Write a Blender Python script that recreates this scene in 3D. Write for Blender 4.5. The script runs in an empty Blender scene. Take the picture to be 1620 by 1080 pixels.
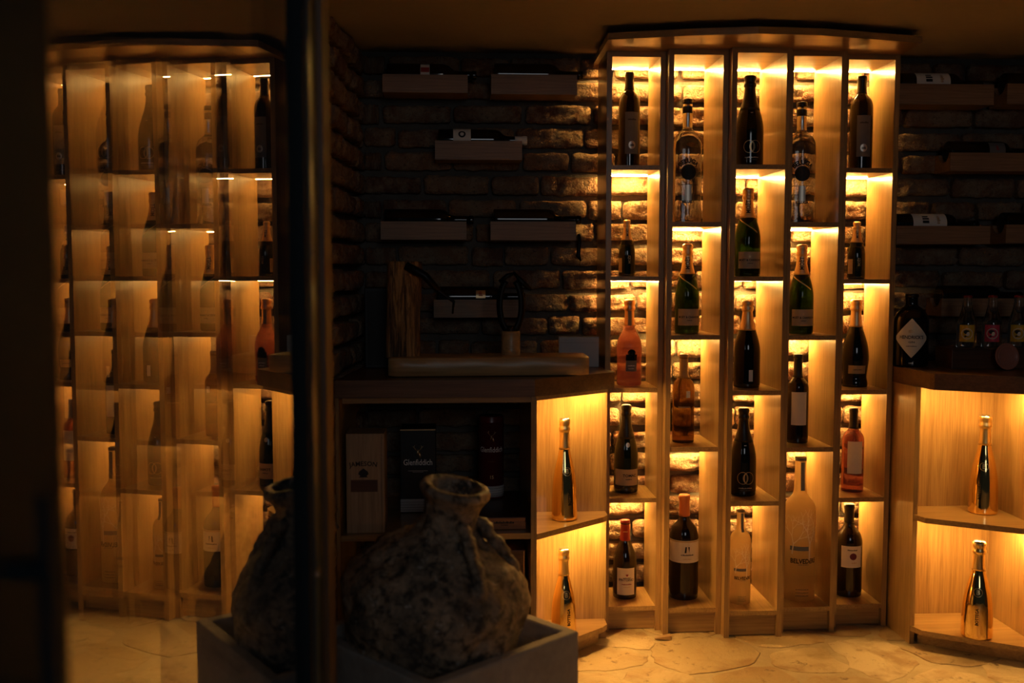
import bpy, bmesh, math, random
from mathutils import Vector, Matrix, noise
random.seed(7)
SC = bpy.context.scene
COL = SC.collection
PI = math.pi
# ------------------------------------------------------------------ camera
CAM_H, YAW, PITCH, FPX = 1.25, math.radians(3.2), math.radians(4.0), 1575.0
cd = bpy.data.cameras.new('camera'); cam = bpy.data.objects.new('camera', cd); COL.objects.link(cam)
cam.location = (0, 0, CAM_H); cam.rotation_euler = (PI/2 - PITCH, 0, -YAW)
cd.sensor_width = 36.0; cd.lens = 36.0*FPX/1620.0; cd.clip_start = 0.02
cd.dof.use_dof = True; cd.dof.focus_distance = 3.50; cd.dof.aperture_fstop = 1.6
SC.camera = cam
# ------------------------------------------------------------------ world and exposure
w = bpy.data.worlds.new('world'); SC.world = w; w.use_nodes = True
w.node_tree.nodes['Background'].inputs[0].default_value = (0.62, 0.74, 0.85, 1)
w.node_tree.nodes['Background'].inputs[1].default_value = 0.008
SC.view_settings.view_transform = 'Standard'; SC.view_settings.look = 'None'
SC.view_settings.exposure = 0.45; SC.view_settings.gamma = 1.0; SC.view_settings.use_curve_mapping = False
SC.cycles.use_denoising = True
SC.cycles.max_bounces = 10; SC.cycles.diffuse_bounces = 6; SC.cycles.glossy_bounces = 6
SC.cycles.transmission_bounces = 8; SC.cycles.transparent_max_bounces = 12
SC.cycles.sample_clamp_indirect = 6.0
wl_d = bpy.data.lights.new('window_light', 'AREA'); wl_d.shape = 'RECTANGLE'; wl_d.size = 1.1; wl_d.size_y = 1.0
wl_d.energy = 6.3; wl_d.color = (0.92, 0.95, 1.0)          # daylight from the window of the anteroom behind the viewer
wl_o = bpy.data.objects.new('window_light', wl_d); COL.objects.link(wl_o)
wl_o.location = (0.55, -2.6, 2.1); wl_o.rotation_euler = (math.radians(82), 0, 0)
LED_COLOR = (1.0, 0.54, 0.135, 1)
LED_POWER = 1400.0

# pixel of the 1620x1080 photograph -> point at a known depth Y or height Z
_F = Vector((math.sin(YAW)*math.cos(PITCH), math.cos(YAW)*math.cos(PITCH), -math.sin(PITCH)))
_R = Vector((math.cos(YAW), -math.sin(YAW), 0)); _U = _R.cross(_F)
def at(px, py, Y):
    d = _F + _R*((px-810)/FPX) + _U*((540-py)/FPX)
    return Vector((0, 0, CAM_H)) + d*(Y/d.y)
def atz(px, py, Z):
    d = _F + _R*((px-810)/FPX) + _U*((540-py)/FPX)
    return Vector((0, 0, CAM_H)) + d*((Z-CAM_H)/d.z)

# ------------------------------------------------------------------ materials
class NT:
    def __init__(s, name):
        s.m = bpy.data.materials.new(name); s.m.use_nodes = True
        s.t = s.m.node_tree; s.b = s.t.nodes['Principled BSDF']; s.o = s.t.nodes['Material Output']
    def n(s, typ, **kw):
        nd = s.t.nodes.new(typ)
        for k, v in kw.items(): setattr(nd, k, v)
        return nd
    def l(s, a, b): s.t.links.new(a, b)
    def coords(s, scale, kind='Object'):
        tc = s.n('ShaderNodeTexCoord'); mp = s.n('ShaderNodeMapping'); mp.inputs['Scale'].default_value = scale
        s.l(tc.outputs[kind], mp.inputs[0]); return mp.outputs[0]
    def noise(s, vec, scale, detail=4, rough=.55, dist=0):
        nd = s.n('ShaderNodeTexNoise'); nd.inputs['Scale'].default_value = scale; nd.inputs['Detail'].default_value = detail
        nd.inputs['Roughness'].default_value = rough; nd.inputs['Distortion'].default_value = dist
        s.l(vec, nd.inputs['Vector']); return nd.outputs['Fac']
    def ramp(s, fac, stops):
        nd = s.n('ShaderNodeValToRGB'); cr = nd.color_ramp
        while len(cr.elements) < len(stops): cr.elements.new(.5)
        for e, (p, c) in zip(cr.elements, stops): e.position = p; e.color = (*c, 1)
        s.l(fac, nd.inputs[0]); return nd.outputs[0]
    def mix(s, fac, a, b, mode='MIX'):
        nd = s.n('ShaderNodeMix', data_type='RGBA', blend_type=mode)
        for v, i in ((fac, 0), (a, 6), (b, 7)):
            if hasattr(v, 'links'): s.l(v, nd.inputs[i])
            elif i == 0: nd.inputs[0].default_value = v
            else: nd.inputs[i].default_value = (*v, 1)
        return nd.outputs[2]
    def bump(s, h, strength, dist=.01):
        nd = s.n('ShaderNodeBump'); nd.inputs['Strength'].default_value = strength; nd.inputs['Distance'].default_value = dist
        s.l(h, nd.inputs['Height']); s.l(nd.outputs[0], s.b.inputs['Normal'])
    def rnd(s):
        return s.n('ShaderNodeObjectInfo').outputs['Random']

def plain(name, col, rough=.5, metal=0., trans=0., ior=1.45, coat=0., spec=.5):
    t = NT(name); b = t.b
    b.inputs['Base Color'].default_value = (*col, 1); b.inputs['Roughness'].default_value = rough
    b.inputs['Metallic'].default_value = metal; b.inputs['Transmission Weight'].default_value = trans
    b.inputs['IOR'].default_value = ior; b.inputs['Coat Weight'].default_value = coat
    b.inputs['Specular IOR Level'].default_value = spec
    return t.m

def wood(name, grain, c0, c1, rough=.30, k=1.0, coat=0.):
    t = NT(name); t.b.inputs['Coat Weight'].default_value = coat; t.b.inputs['Coat Roughness'].default_value = .09
    sc = {'x': (1.5, 34, 34), 'y': (34, 1.5, 34), 'z': (34, 34, 1.5)}[grain]
    v = t.coords(tuple(a*k for a in sc))
    f1 = t.noise(v, 1.0, 5, .6, .6)
    v2 = t.coords(tuple(a*k*5 for a in sc)); f2 = t.noise(v2, 1.0, 3, .6)
    base = t.ramp(f1, [(.36, c0), (.64, c1)])
    base = t.mix(.36, base, t.ramp(f2, [(.3, tuple(x*.55 for x in c0)), (.65, tuple(min(1, x*1.15) for x in c1))]))
    t.l(base, t.b.inputs['Base Color'])
    t.b.inputs['Roughness'].default_value = rough
    t.bump(f2, .08, .002)
    return t.m

OAK0, OAK1 = (.29, .160, .058), (.42, .255, .100)
M = {}
M['oak_v'] = wood('oak_upright', 'z', OAK0, OAK1, coat=.45)
M['oak_h'] = wood('oak_level', 'x', OAK0, OAK1, coat=.45)
M['oak_d'] = wood('oak_level_deep', 'y', OAK0, OAK1, coat=.45)
M['counter'] = wood('countertop_wood', 'x', (.10, .05, .024), (.17, .088, .042), .32)
M['holder'] = wood('holder_wood', 'x', (.22, .12, .06), (.34, .20, .105), .5)
M['slab'] = wood('ham_slab_wood', 'x', (.40, .21, .085), (.58, .35, .15), .36, .6)
def log_mat():
    t = NT('ham_post_wood'); a = t.noise(t.coords((60, 60, 7)), 1.0, 6, .65, .8); b = t.noise(t.coords((160, 160, 6)), 1.0, 4, .6)
    c = t.ramp(a, [(.36, (.02, .010, .005)), (.46, (.20, .085, .028)), (.56, (.62, .31, .10)), (.7, (.75, .42, .16))])
    c = t.mix(.25, c, t.ramp(b, [(.35, (.05, .02, .01)), (.65, (.7, .38, .14))]))
    t.l(c, t.b.inputs['Base Color']); t.b.inputs['Roughness'].default_value = .6; t.bump(a, 1., .02); return t.m
M['log'] = log_mat()
M['jameson'] = wood('gift_box_wood', 'z', (.30, .19, .10), (.42, .28, .15), .55)
M['cigarwood'] = wood('chest_wood', 'x', (.34, .12, .04), (.48, .19, .07), .4)
def brick_mat():
    t = NT('old_brick'); v = t.coords((1, 1, 1)); r = t.rnd()
    # shift the pattern per brick
    ad = t.n('ShaderNodeVectorMath', operation='ADD'); cx = t.n('ShaderNodeCombineXYZ')
    ml = t.n('ShaderNodeMath', operation='MULTIPLY'); ml.inputs[1].default_value = 37.0
    t.l(r, ml.inputs[0]); t.l(ml.outputs[0], cx.inputs[0]); t.l(ml.outputs[0], cx.inputs[2])
    t.l(v, ad.inputs[0]); t.l(cx.outputs[0], ad.inputs[1]); v = ad.outputs[0]
    body = t.ramp(r, [(0, (.26, .115, .062)), (.3, (.19, .082, .048)), (.55, (.32, .175, .095)), (.8, (.23, .115, .068)), (1, (.35, .21, .125))])
    big = t.noise(v, 14, 5, .6); fine = t.noise(v, 70, 6, .68)
    body = t.mix(t.ramp(big, [(.42, (0, 0, 0)), (.62, (1, 1, 1))]), body, (.40, .29, .19))
    body = t.mix(t.ramp(fine, [(.30, (1, 1, 1)), (.44, (0, 0, 0))]), body, (.12, .07, .05))
    t.l(body, t.b.inputs['Base Color']); t.b.inputs['Roughness'].default_value = .9
    mx = t.n('ShaderNodeMath', operation='ADD'); t.l(fine, mx.inputs[0])
    med = t.noise(v, 26, 4, .6); t.l(med, mx.inputs[1])
    t.bump(mx.outputs[0], 1.0, .020)
    return t.m
M['brick'] = brick_mat()
def rough_mat(name, stops, s1, s2, rough, bstr, bdist, spec=.5):
    t = NT(name); v = t.coords((1, 1, 1)); a = t.noise(v, s1, 6, .6); b = t.noise(v, s2, 6, .65)
    c = t.ramp(a, stops); c = t.mix(.35, c, t.ramp(b, stops))
    t.l(c, t.b.inputs['Base Color']); t.b.inputs['Roughness'].default_value = rough
    t.b.inputs['Specular IOR Level'].default_value = spec
    t.bump(b, bstr, bdist); return t.m
M['mortar'] = rough_mat('mortar', [(.3, (.085, .072, .060)), (.7, (.15, .13, .11))], 9, 90, .95, .6, .008)
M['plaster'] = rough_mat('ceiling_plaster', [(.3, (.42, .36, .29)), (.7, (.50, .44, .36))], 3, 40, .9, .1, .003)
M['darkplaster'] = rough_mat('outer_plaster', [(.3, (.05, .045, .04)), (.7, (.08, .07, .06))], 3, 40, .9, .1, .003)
M['grout'] = rough_mat('floor_grout', [(.3, (.36, .27, .15)), (.7, (.52, .41, .25))], 7, 60, .85, .4, .006)
M['concrete'] = rough_mat('planter_concrete', [(.25, (.26, .22, .19)), (.55, (.38, .33, .285)), (.8, (.48, .43, .37))], 10, 45, .85, .35, .006)
def stone_mat():
    t = NT('flagstone'); v = t.coords((1, 1, 1)); r = t.rnd()
    base = t.ramp(r, [(0, (.42, .30, .15)), (.35, (.54, .41, .22)), (.6, (.38, .25, .11)), (1, (.58, .45, .26))])
    a = t.noise(v, 6, 6, .62, .6); b = t.noise(v, 24, 6, .7)
    base = t.mix(t.ramp(a, [(.46, (0, 0, 0)), (.64, (.9, .9, .9))]), base, (.32, .19, .075))
    base = t.mix(t.ramp(b, [(.32, (1, 1, 1)), (.41, (0, 0, 0))]), base, (.17, .10, .045))
    t.l(base, t.b.inputs['Base Color']); t.b.inputs['Roughness'].default_value = .55
    t.bump(b, .6, .012); return t.m
M['stone'] = stone_mat()
def amphora_mat():
    t = NT('sea_worn_clay'); v = t.coords((1, 1, 1))
    a = t.noise(v, 11, 8, .72, .2); b = t.noise(v, 48, 6, .7); c = t.noise(v, 34, 6, .7, .3)
    base = t.ramp(a, [(.28, (.06, .048, .038)), (.44, (.20, .15, .105)), (.58, (.40, .28, .18)), (.76, (.58, .46, .34))])
    base = t.mix(t.ramp(c, [(.40, (.92, .92, .92)), (.53, (0, 0, 0))]), base, (.030, .026, .022))
    base = t.mix(t.ramp(b, [(.61, (0, 0, 0)), (.68, (1, 1, 1))]), base, (.55, .50, .44))
    t.l(base, t.b.inputs['Base Color']); t.b.inputs['Roughness'].default_value = .5
    t.bump(b, .9, .010); return t.m
M['amphora'] = amphora_mat()
def led_mat():
    t = NT('led_glow'); e = t.n('ShaderNodeEmission'); e.inputs[0].default_value = LED_COLOR; e.inputs[1].default_value = LED_POWER
    t.l(e.outputs[0], t.o.inputs[0]); return t.m
M['led'] = led_mat()
M['tape'] = plain('led_tape', (.75, .68, .55), .5)
def door_glass():
    t = NT('coated_door_glass'); tr = t.n('ShaderNodeBsdfTransparent'); tr.inputs[0].default_value = (.93, .95, .94, 1)
    gl = t.n('ShaderNodeBsdfGlossy'); gl.inputs['Roughness'].default_value = 0.0
    gl.inputs['Color'].default_value = (1, 1, 1, 1)
    fr = t.n('ShaderNodeFresnel'); 
    ge = t.n('ShaderNodeNewGeometry'); mr = t.n('ShaderNodeMapRange')      # same coating seen from either side
    mr.inputs['To Min'].default_value = 3.3; mr.inputs['To Max'].default_value = 1/3.3
    t.l(ge.outputs['Backfacing'], mr.inputs['Value']); t.l(mr.outputs[0], fr.inputs[0])
    mx = t.n('ShaderNodeMixShader'); t.l(fr.outputs[0], mx.inputs[0]); t.l(tr.outputs[0], mx.inputs[1]); t.l(gl.outputs[0], mx.inputs[2])
    t.l(mx.outputs[0], t.o.inputs[0]); return t.m
M['doorglass'] = door_glass()
def clear_mat():
    t = NT('clear_glass_back'); tr = t.n('ShaderNodeBsdfTransparent'); t.l(tr.outputs[0], t.o.inputs[0]); return t.m
M['clearback'] = clear_mat()
M['frame'] = plain('door_frame_metal', (.010, .017, .022), .6, 0., spec=.15)
M['gasket'] = plain('door_gasket', (.04, .062, .075), .3, .2)
M['jamb'] = wood('jamb_wood', 'z', (.10, .05, .02), (.17, .09, .04), .45)
M['screw'] = plain('screw_steel', (.75, .78, .8), .25, 1.)
M['iron'] = plain('black_iron', (.012, .011, .010), .42, .6)
M['black'] = plain('black_card', (.006, .006, .007), .5)
M['bk_glass'] = plain('black_glass', (.004, .0045, .004), .06, spec=.6)
M['gn_glass'] = plain('green_glass', (.016, .055, .006), .05, trans=.9, ior=1.3)
M['dk_green'] = plain('dark_green_glass', (.006, .012, .006), .06, spec=.6)
M['br_glass'] = plain('brown_glass', (.40, .21, .045), .05, trans=.9, ior=1.25)
M['rose'] = plain('rose_wine', (.92, .36, .24), .05, trans=.85, ior=1.25)
M['pink'] = plain('pink_bottle', (1.0, .44, .27), .12, trans=.72, ior=1.2)
M['clear'] = plain('clear_bottle', (.96, .95, .92), .02, trans=1., ior=1.40)
def frost_mat():
    t = NT('frosted_bottle'); a = t.n('ShaderNodeBsdfTranslucent'); a.inputs[0].default_value = (.84, .68, .43, 1)
    b = t.n('ShaderNodeBsdfRefraction'); b.inputs['Roughness'].default_value = .45; b.inputs['IOR'].default_value = 1.05; b.inputs[0].default_value = (.90, .77, .54, 1)
    c = t.n('ShaderNodeBsdfDiffuse'); c.inputs[0].default_value = (.45, .33, .18, 1)
    m1 = t.n('ShaderNodeMixShader'); m1.inputs[0].default_value = .5; t.l(a.outputs[0], m1.inputs[1]); t.l(b.outputs[0], m1.inputs[2])
    m2 = t.n('ShaderNodeMixShader'); m2.inputs[0].default_value = .18; t.l(m1.outputs[0], m2.inputs[1]); t.l(c.outputs[0], m2.inputs[2])
    t.l(m2.outputs[0], t.o.inputs[0]); return t.m
M['frost'] = frost_mat()
M['winedark'] = plain('red_wine_glass', (.012, .006, .006), .06, spec=.6)
M['gold'] = plain('polished_gold', (.96, .66, .26), .07, 1.)
M['goldfoil'] = plain('gold_foil', (.92, .68, .32), .3, 1.)
M['champfoil'] = plain('champagne_foil', (.72, .50, .28), .38, .85)
M['copperfoil'] = plain('copper_foil', (.62, .36, .22), .35, .9)
M['blackfoil'] = plain('black_foil', (.012, .011, .011), .35, .2)
M['redfoil'] = plain('red_capsule', (.28, .018, .014), .35)
M['orangefoil'] = plain('orange_capsule', (.62, .20, .07), .4)
M['tanfoil'] = plain('tan_capsule', (.30, .20, .09), .45)
M['silver'] = plain('silver', (.8, .8, .8), .2, 1.)
M['paper'] = plain('cream_paper', (.80, .72, .58), .65)
M['paperw'] = plain('white_paper', (.84, .80, .72), .65)
M['papert'] = plain('tan_paper', (.50, .36, .22), .5)
M['paperg'] = plain('gold_paper', (.55, .40, .20), .4, .4)
M['greyp'] = plain('grey_paper', (.16, .15, .14), .6)
M['ink'] = plain('black_ink', (.012, .011, .011), .6)
M['redink'] = plain('red_ink', (.35, .03, .025), .6)
M['purple'] = plain('purple_ink', (.16, .02, .04), .6)
M['goldink'] = plain('gold_ink', (.62, .42, .22), .35, .7)
M['silverink'] = plain('silver_ink', (.70, .60, .48), .35, .6)
M['whiteink'] = plain('white_ink', (.85, .83, .80), .6)
M['frostink'] = plain('frosted_print', (1., .97, .88), .6)
M['blueink'] = plain('blue_grey_print', (.16, .18, .20), .6)
M['yellow'] = plain('yellow_label', (.72, .42, .03), .5)
M['pinklab'] = plain('pink_label', (.68, .06, .10), .5)
M['maroon'] = plain('maroon_tube', (.10, .010, .012), .3, spec=.6)
M['bluebox'] = plain('dark_gift_box', (.010, .012, .016), .4)
M['chesttop'] = plain('chest_lid_lacquer', (.06, .018, .012), .3)
M['card'] = plain('pale_card', (.55, .53, .52), .7)
M['tray'] = wood('tray_wood', 'x', (.08, .03, .015), (.13, .055, .025), .4)
M['pinkglass'] = plain('pink_pressed_glass', (.60, .24, .17), .25, trans=.25, ior=1.4)

# ------------------------------------------------------------------ mesh helpers
class MB:
    """collects shapes; .build() links them as one mesh object"""
    def __init__(s): s.v = []; s.f = []; s.mi = []; s.sm = []
    def face_add(s, verts, faces, mi=0, smooth=False):
        o = len(s.v); s.v += [tuple(p) for p in verts]
        for f in faces: s.f.append(tuple(i+o for i in f)); s.mi.append(mi); s.sm.append(smooth)
        return s
    def box(s, x0, x1, y0, y1, z0, z1, mi=0):
        vs = [(x, y, z) for z in (z0, z1) for x, y in ((x0, y0), (x1, y0), (x1, y1), (x0, y1))]
        return s.face_add(vs, [(3, 2, 1, 0), (4, 5, 6, 7), (0, 1, 5, 4), (1, 2, 6, 5), (2, 3, 7, 6), (3, 0, 4, 7)], mi)
    def bbox(s, x0, x1, y0, y1, z0, z1, bev=.002, mi=0, seg=2):
        bm = bmesh.new(); bmesh.ops.create_cube(bm, size=1)
        for v in bm.verts:
            v.co = Vector(((x0+x1)/2 + v.co.x*(x1-x0), (y0+y1)/2 + v.co.y*(y1-y0), (z0+z1)/2 + v.co.z*(z1-z0)))
        bmesh.ops.bevel(bm, geom=bm.edges[:], offset=bev, segments=seg, affect='EDGES', profile=.5)
        bm.verts.index_update(); s.face_add([v.co[:] for v in bm.verts], [[v.index for v in f.verts] for f in bm.faces], mi); bm.free()
        return s
    def prism(s, pts, z0, z1, mi=0):
        n = len(pts)
        a = sum(pts[i][0]*pts[(i+1) % n][1]-pts[(i+1) % n][0]*pts[i][1] for i in range(n))
        if a < 0: pts = pts[::-1]
        vs = [(x, y, z0) for x, y in pts] + [(x, y, z1) for x, y in pts]
        fs = [tuple(range(n))[::-1], tuple(range(n, 2*n))] + [(i, (i+1) % n, n+(i+1) % n, n+i) for i in range(n)]
        return s.face_add(vs, fs, mi)
    def lathe(s, prof, seg=40, mi=0, c=(0, 0, 0), smooth=True):
        vs = []; fs = []; rings = []
        for r, z in prof:
            if r < 1e-6: rings.append([len(vs)]); vs.append((c[0], c[1], c[2]+z))
            else:
                rings.append(list(range(len(vs), len(vs)+seg)))
                vs += [(c[0]+r*math.cos(2*PI*i/seg), c[1]+r*math.sin(2*PI*i/seg), c[2]+z) for i in range(seg)]
        for a, b in zip(rings, rings[1:]):
            for i in range(seg):
                j = (i+1) % seg
                if len(a) == 1 and len(b) == 1: continue
                if len(a) == 1: fs.append((a[0], b[j], b[i]))
                elif len(b) == 1: fs.append((a[i], a[j], b[0]))
                else: fs.append((a[i], a[j], b[j], b[i]))
        return s.face_add(vs, fs, mi, smooth)
    def tube(s, pts, rad, seg=10, mi=0, smooth=True, flat=1.0):
        pts = [Vector(p) for p in pts]; n = len(pts); rad = rad if hasattr(rad, '__len__') else [rad]*n
        vs = []; fs = []; up = None
        for i, p in enumerate(pts):
            d = (pts[min(i+1, n-1)]-pts[max(i-1, 0)]).normalized()
            if up is None: up = d.orthogonal().normalized()
            else: up = (up - d*up.dot(d)).normalized()
            sd = d.cross(up)
            vs += [p + (up*math.cos(2*PI*k/seg)*flat + sd*math.sin(2*PI*k/seg))*rad[i] for k in range(seg)]
        for i in range(n-1):
            for k in range(seg):
                j = (k+1) % seg; fs.append((i*seg+k, i*seg+j, (i+1)*seg+j, (i+1)*seg+k))
        fs.append(tuple(range(seg))[::-1]); fs.append(tuple(range((n-1)*seg, n*seg)))
        return s.face_add(vs, fs, mi, smooth)
    def build(s, name, mats, parent=None, shift=None):
        me = bpy.data.meshes.new(name)
        vs = s.v if shift is None else [(x-shift[0], y-shift[1], z-shift[2]) for x, y, z in s.v]
        me.from_pydata(vs, [], s.f)
        for m in (mats if isinstance(mats, (list, tuple)) else [mats]): me.materials.append(M[m] if isinstance(m, str) else m)
        me.polygons.foreach_set('material_index', s.mi); me.polygons.foreach_set('use_smooth', s.sm); me.update()
        o = bpy.data.objects.new(name, me); COL.objects.link(o)
        if parent is not None: o.parent = parent
        return o
def tag(o, label=None, cat=None, group=None, kind=None):
    for k, v in (('label', label), ('category', cat), ('group', group), ('kind', kind)):
        if v: o[k] = v
    return o
def thing(name, label, cat, loc=(0, 0, 0), rz=0., group=None):
    o = bpy.data.objects.new(name, None); COL.objects.link(o); o.location = loc; o.rotation_euler = (0, 0, rz)
    o.empty_display_size = .05
    return tag(o, label, cat, group)
def spline(pts, n=5):
    """Catmull-Rom through (r,z); a repeated point keeps a corner sharp"""
    out = [pts[0]]
    for i in range(len(pts)-1):
        p1, p2 = pts[i], pts[i+1]
        if p1 == p2: continue
        p0 = pts[i-1] if i > 0 else p1
        p3 = pts[i+2] if i+2 < len(pts) else p2
        L = math.dist(p1, p2)
        def tan(a, b, c):   # limited tangents
            la, lb = math.dist(a, b), math.dist(b, c)
            return ((c[0]-a[0])/max(la+lb, 1e-9)*L, (c[1]-a[1])/max(la+lb, 1e-9)*L)
        m1, m2 = tan(p0, p1, p2), tan(p1, p2, p3)
        for k in range(1, n+1):
            t = k/n; h = (2*t**3-3*t*t+1, t**3-2*t*t+t, -2*t**3+3*t*t, t**3-t*t)
            out.append(tuple(h[0]*p1[q]+h[1]*m1[q]+h[2]*p2[q]+h[3]*m2[q] for q in (0, 1)))
    return [(max(0, r), z) for r, z in out]
_tc = {}
def text2d(s, size, squeeze=1.0, fat=0.0):
    key = (s, fat)
    if key not in _tc:
        cu = bpy.data.curves.new('t', 'FONT'); cu.body = s; cu.size = 1.0; cu.resolution_u = 2; cu.align_x = 'CENTER'; cu.align_y = 'CENTER'
        cu.offset = fat
        ob = bpy.data.objects.new('t', cu); COL.objects.link(ob)
        dg = bpy.context.evaluated_depsgraph_get(); me = bpy.data.meshes.new_from_object(ob.evaluated_get(dg))
        _tc[key] = ([(v.co.x, v.co.y) for v in me.vertices], [tuple(p.vertices) for p in me.polygons])
        bpy.data.objects.remove(ob); bpy.data.curves.remove(cu); bpy.data.meshes.remove(me)
    vs, fs = _tc[key]
    return [(x*size*squeeze, y*size) for x, y in vs], fs

# ------------------------------------------------------------------ the room
YW, FLOOR, CEIL = 3.66, -0.02, 2.045           # brick faces, floor level, ceiling level
def struct(name, mb, mat, label):
    return tag(mb.build(name, mat), label, None, None, 'structure')
def make_brick_mesh(k, L, H):
    rnd = random.Random(100+k); nx, nz, D = (15 if L > .2 else 8 if L < .15 else 11), 6, .060
    off = Vector((k*7.3, k*3.1, 0)); vs = []; fs = []
    for j in range(nz+1):
        for i in range(nx+1):
            x = (i/nx-.5)*L; z = (j/nz-.5)*H
            e = min(i, nx-i)*L/nx; g = min(j, nz-j)*H/nz; ed = min(e, g)
            y = -.010*noise.noise(Vector((x*14, z*24, 0))+off) - .009*noise.noise(Vector((x*42, z*55, 3))+off) - .005*noise.noise(Vector((x*95, z*110, 7))+off)
            if ed < 1e-6:
                y += .004 + .006*rnd.random()
                cx = 1 - .05*(1 if (i in (0, nx) and j in (0, nz)) else 0)
                x *= cx; z *= cx
                x += .004*noise.noise(Vector((z*40, x*40, 5))+off); z += .0045*noise.noise(Vector((x*30, z*40, 9))+off)
            vs.append((x, y, z))
    W = nx+1
    for j in range(nz):
        for i in range(nx): fs.append((j*W+i, j*W+i+1, (j+1)*W+i+1, (j+1)*W+i))
    rim = [i for i in range(W)] + [j*W+nx for j in range(1, nz+1)] + [nz*W+i for i in range(nx-1, -1, -1)] + [j*W for j in range(nz-1, 0, -1)]
    o = len(vs); vs += [(vs[i][0], D, vs[i][2]) for i in rim]; n = len(rim)
    for a in range(n): b = (a+1) % n; fs.append((rim[b], rim[a], o+a, o+b))
    me = bpy.data.meshes.new('brick'); me.from_pydata(vs, [], fs); me.materials.append(M['brick'])
    me.polygons.foreach_set('use_smooth', [q < nx*nz for q in range(len(fs))]); me.update(); return me
BR = {kind: [make_brick_mesh(k+o, L, .063) for k in range(9)] for kind, L, o in (('s', .242, 0), ('h', .115, 20), ('m', .165, 40))}
BLEN = {'s': .242, 'h': .115, 'm': .165}
def brick_wall(parent, p0, p1, seed, proud=0.0):
    """bricks along the base line p0->p1 (front faces to its right), children of the wall"""
    rnd = random.Random(seed); d = Vector((p1[0]-p0[0], p1[1]-p0[1])); L = d.length; d /= L; rz = math.atan2(d.y, d.x)
    z = FLOOR + .045; row = 0
    while z < CEIL - .02:
        s = -rnd.random()*.12 - (.11 if row % 2 else 0); 
        while s < L:
            k = rnd.choices('shm', (7, 1, 2))[0]; bl = BLEN[k]*(1+rnd.uniform(-.05, .05)); s1 = s+bl
            a, b = max(s, 0), min(s1, L)
            if b-a > .035:
                me = rnd.choice(BR[k]); o = bpy.data.objects.new('brick', me); COL.objects.link(o)
                c = (a+b)/2; out = rnd.uniform(-.005, .007)+proud
                o.location = (p0[0]+d.x*c+d.y*out, p0[1]+d.y*c-d.x*out, z+rnd.uniform(-.003, .003))
                o.rotation_euler = (rnd.uniform(-.02, .02), rnd.uniform(-.008, .008), rz+rnd.uniform(-.012, .012))
                o.scale = ((b-a)/BLEN[k], 1, rnd.uniform(.92, 1.1)); o.parent = parent
            s = s1+rnd.uniform(.006, .016)
        z += .0855; row += 1
wall = struct('wall_back', MB().box(-.60, 2.75, YW+.034, YW+.20, FLOOR, CEIL), 'mortar', 'rough old brick wall behind the lit wine shelves')
brick_wall(wall, (-.33, YW), (2.45, YW), 3)
LA, LB = (-.33, YW+.02), (-.445, 2.12)
mb = MB(); nrm = Vector((LA[1]-LB[1], -(LA[0]-LB[0]))).normalized()
def off2(p, d): return (p[0]+nrm.x*d, p[1]+nrm.y*d)
mb.prism([off2(LB, -.034), off2(LA, -.034), off2(LA, -.14), off2(LB, -.14)], FLOOR, CEIL)
wl = struct('wall_left', mb, 'mortar', 'dark side wall of old bricks beside the doorway'); brick_wall(wl, LB, LA, 11)
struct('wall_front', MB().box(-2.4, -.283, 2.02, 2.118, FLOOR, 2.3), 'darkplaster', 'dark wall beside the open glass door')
struct('wall_right', MB().box(2.62, 2.75, 1.6, YW+.02, FLOOR, CEIL), 'mortar', 'plain side wall beyond the right cabinet')
struct('ceiling', MB().box(-.60, 2.75, 2.02, YW+.2, CEIL, CEIL+.12), 'plaster', 'low beige plaster ceiling of the cellar')
floor = struct('floor', MB().box(-2.4, 2.75, -.6, YW+.2, FLOOR-.2, FLOOR-.002), 'grout', 'crazy paving floor of cream flagstones')
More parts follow.
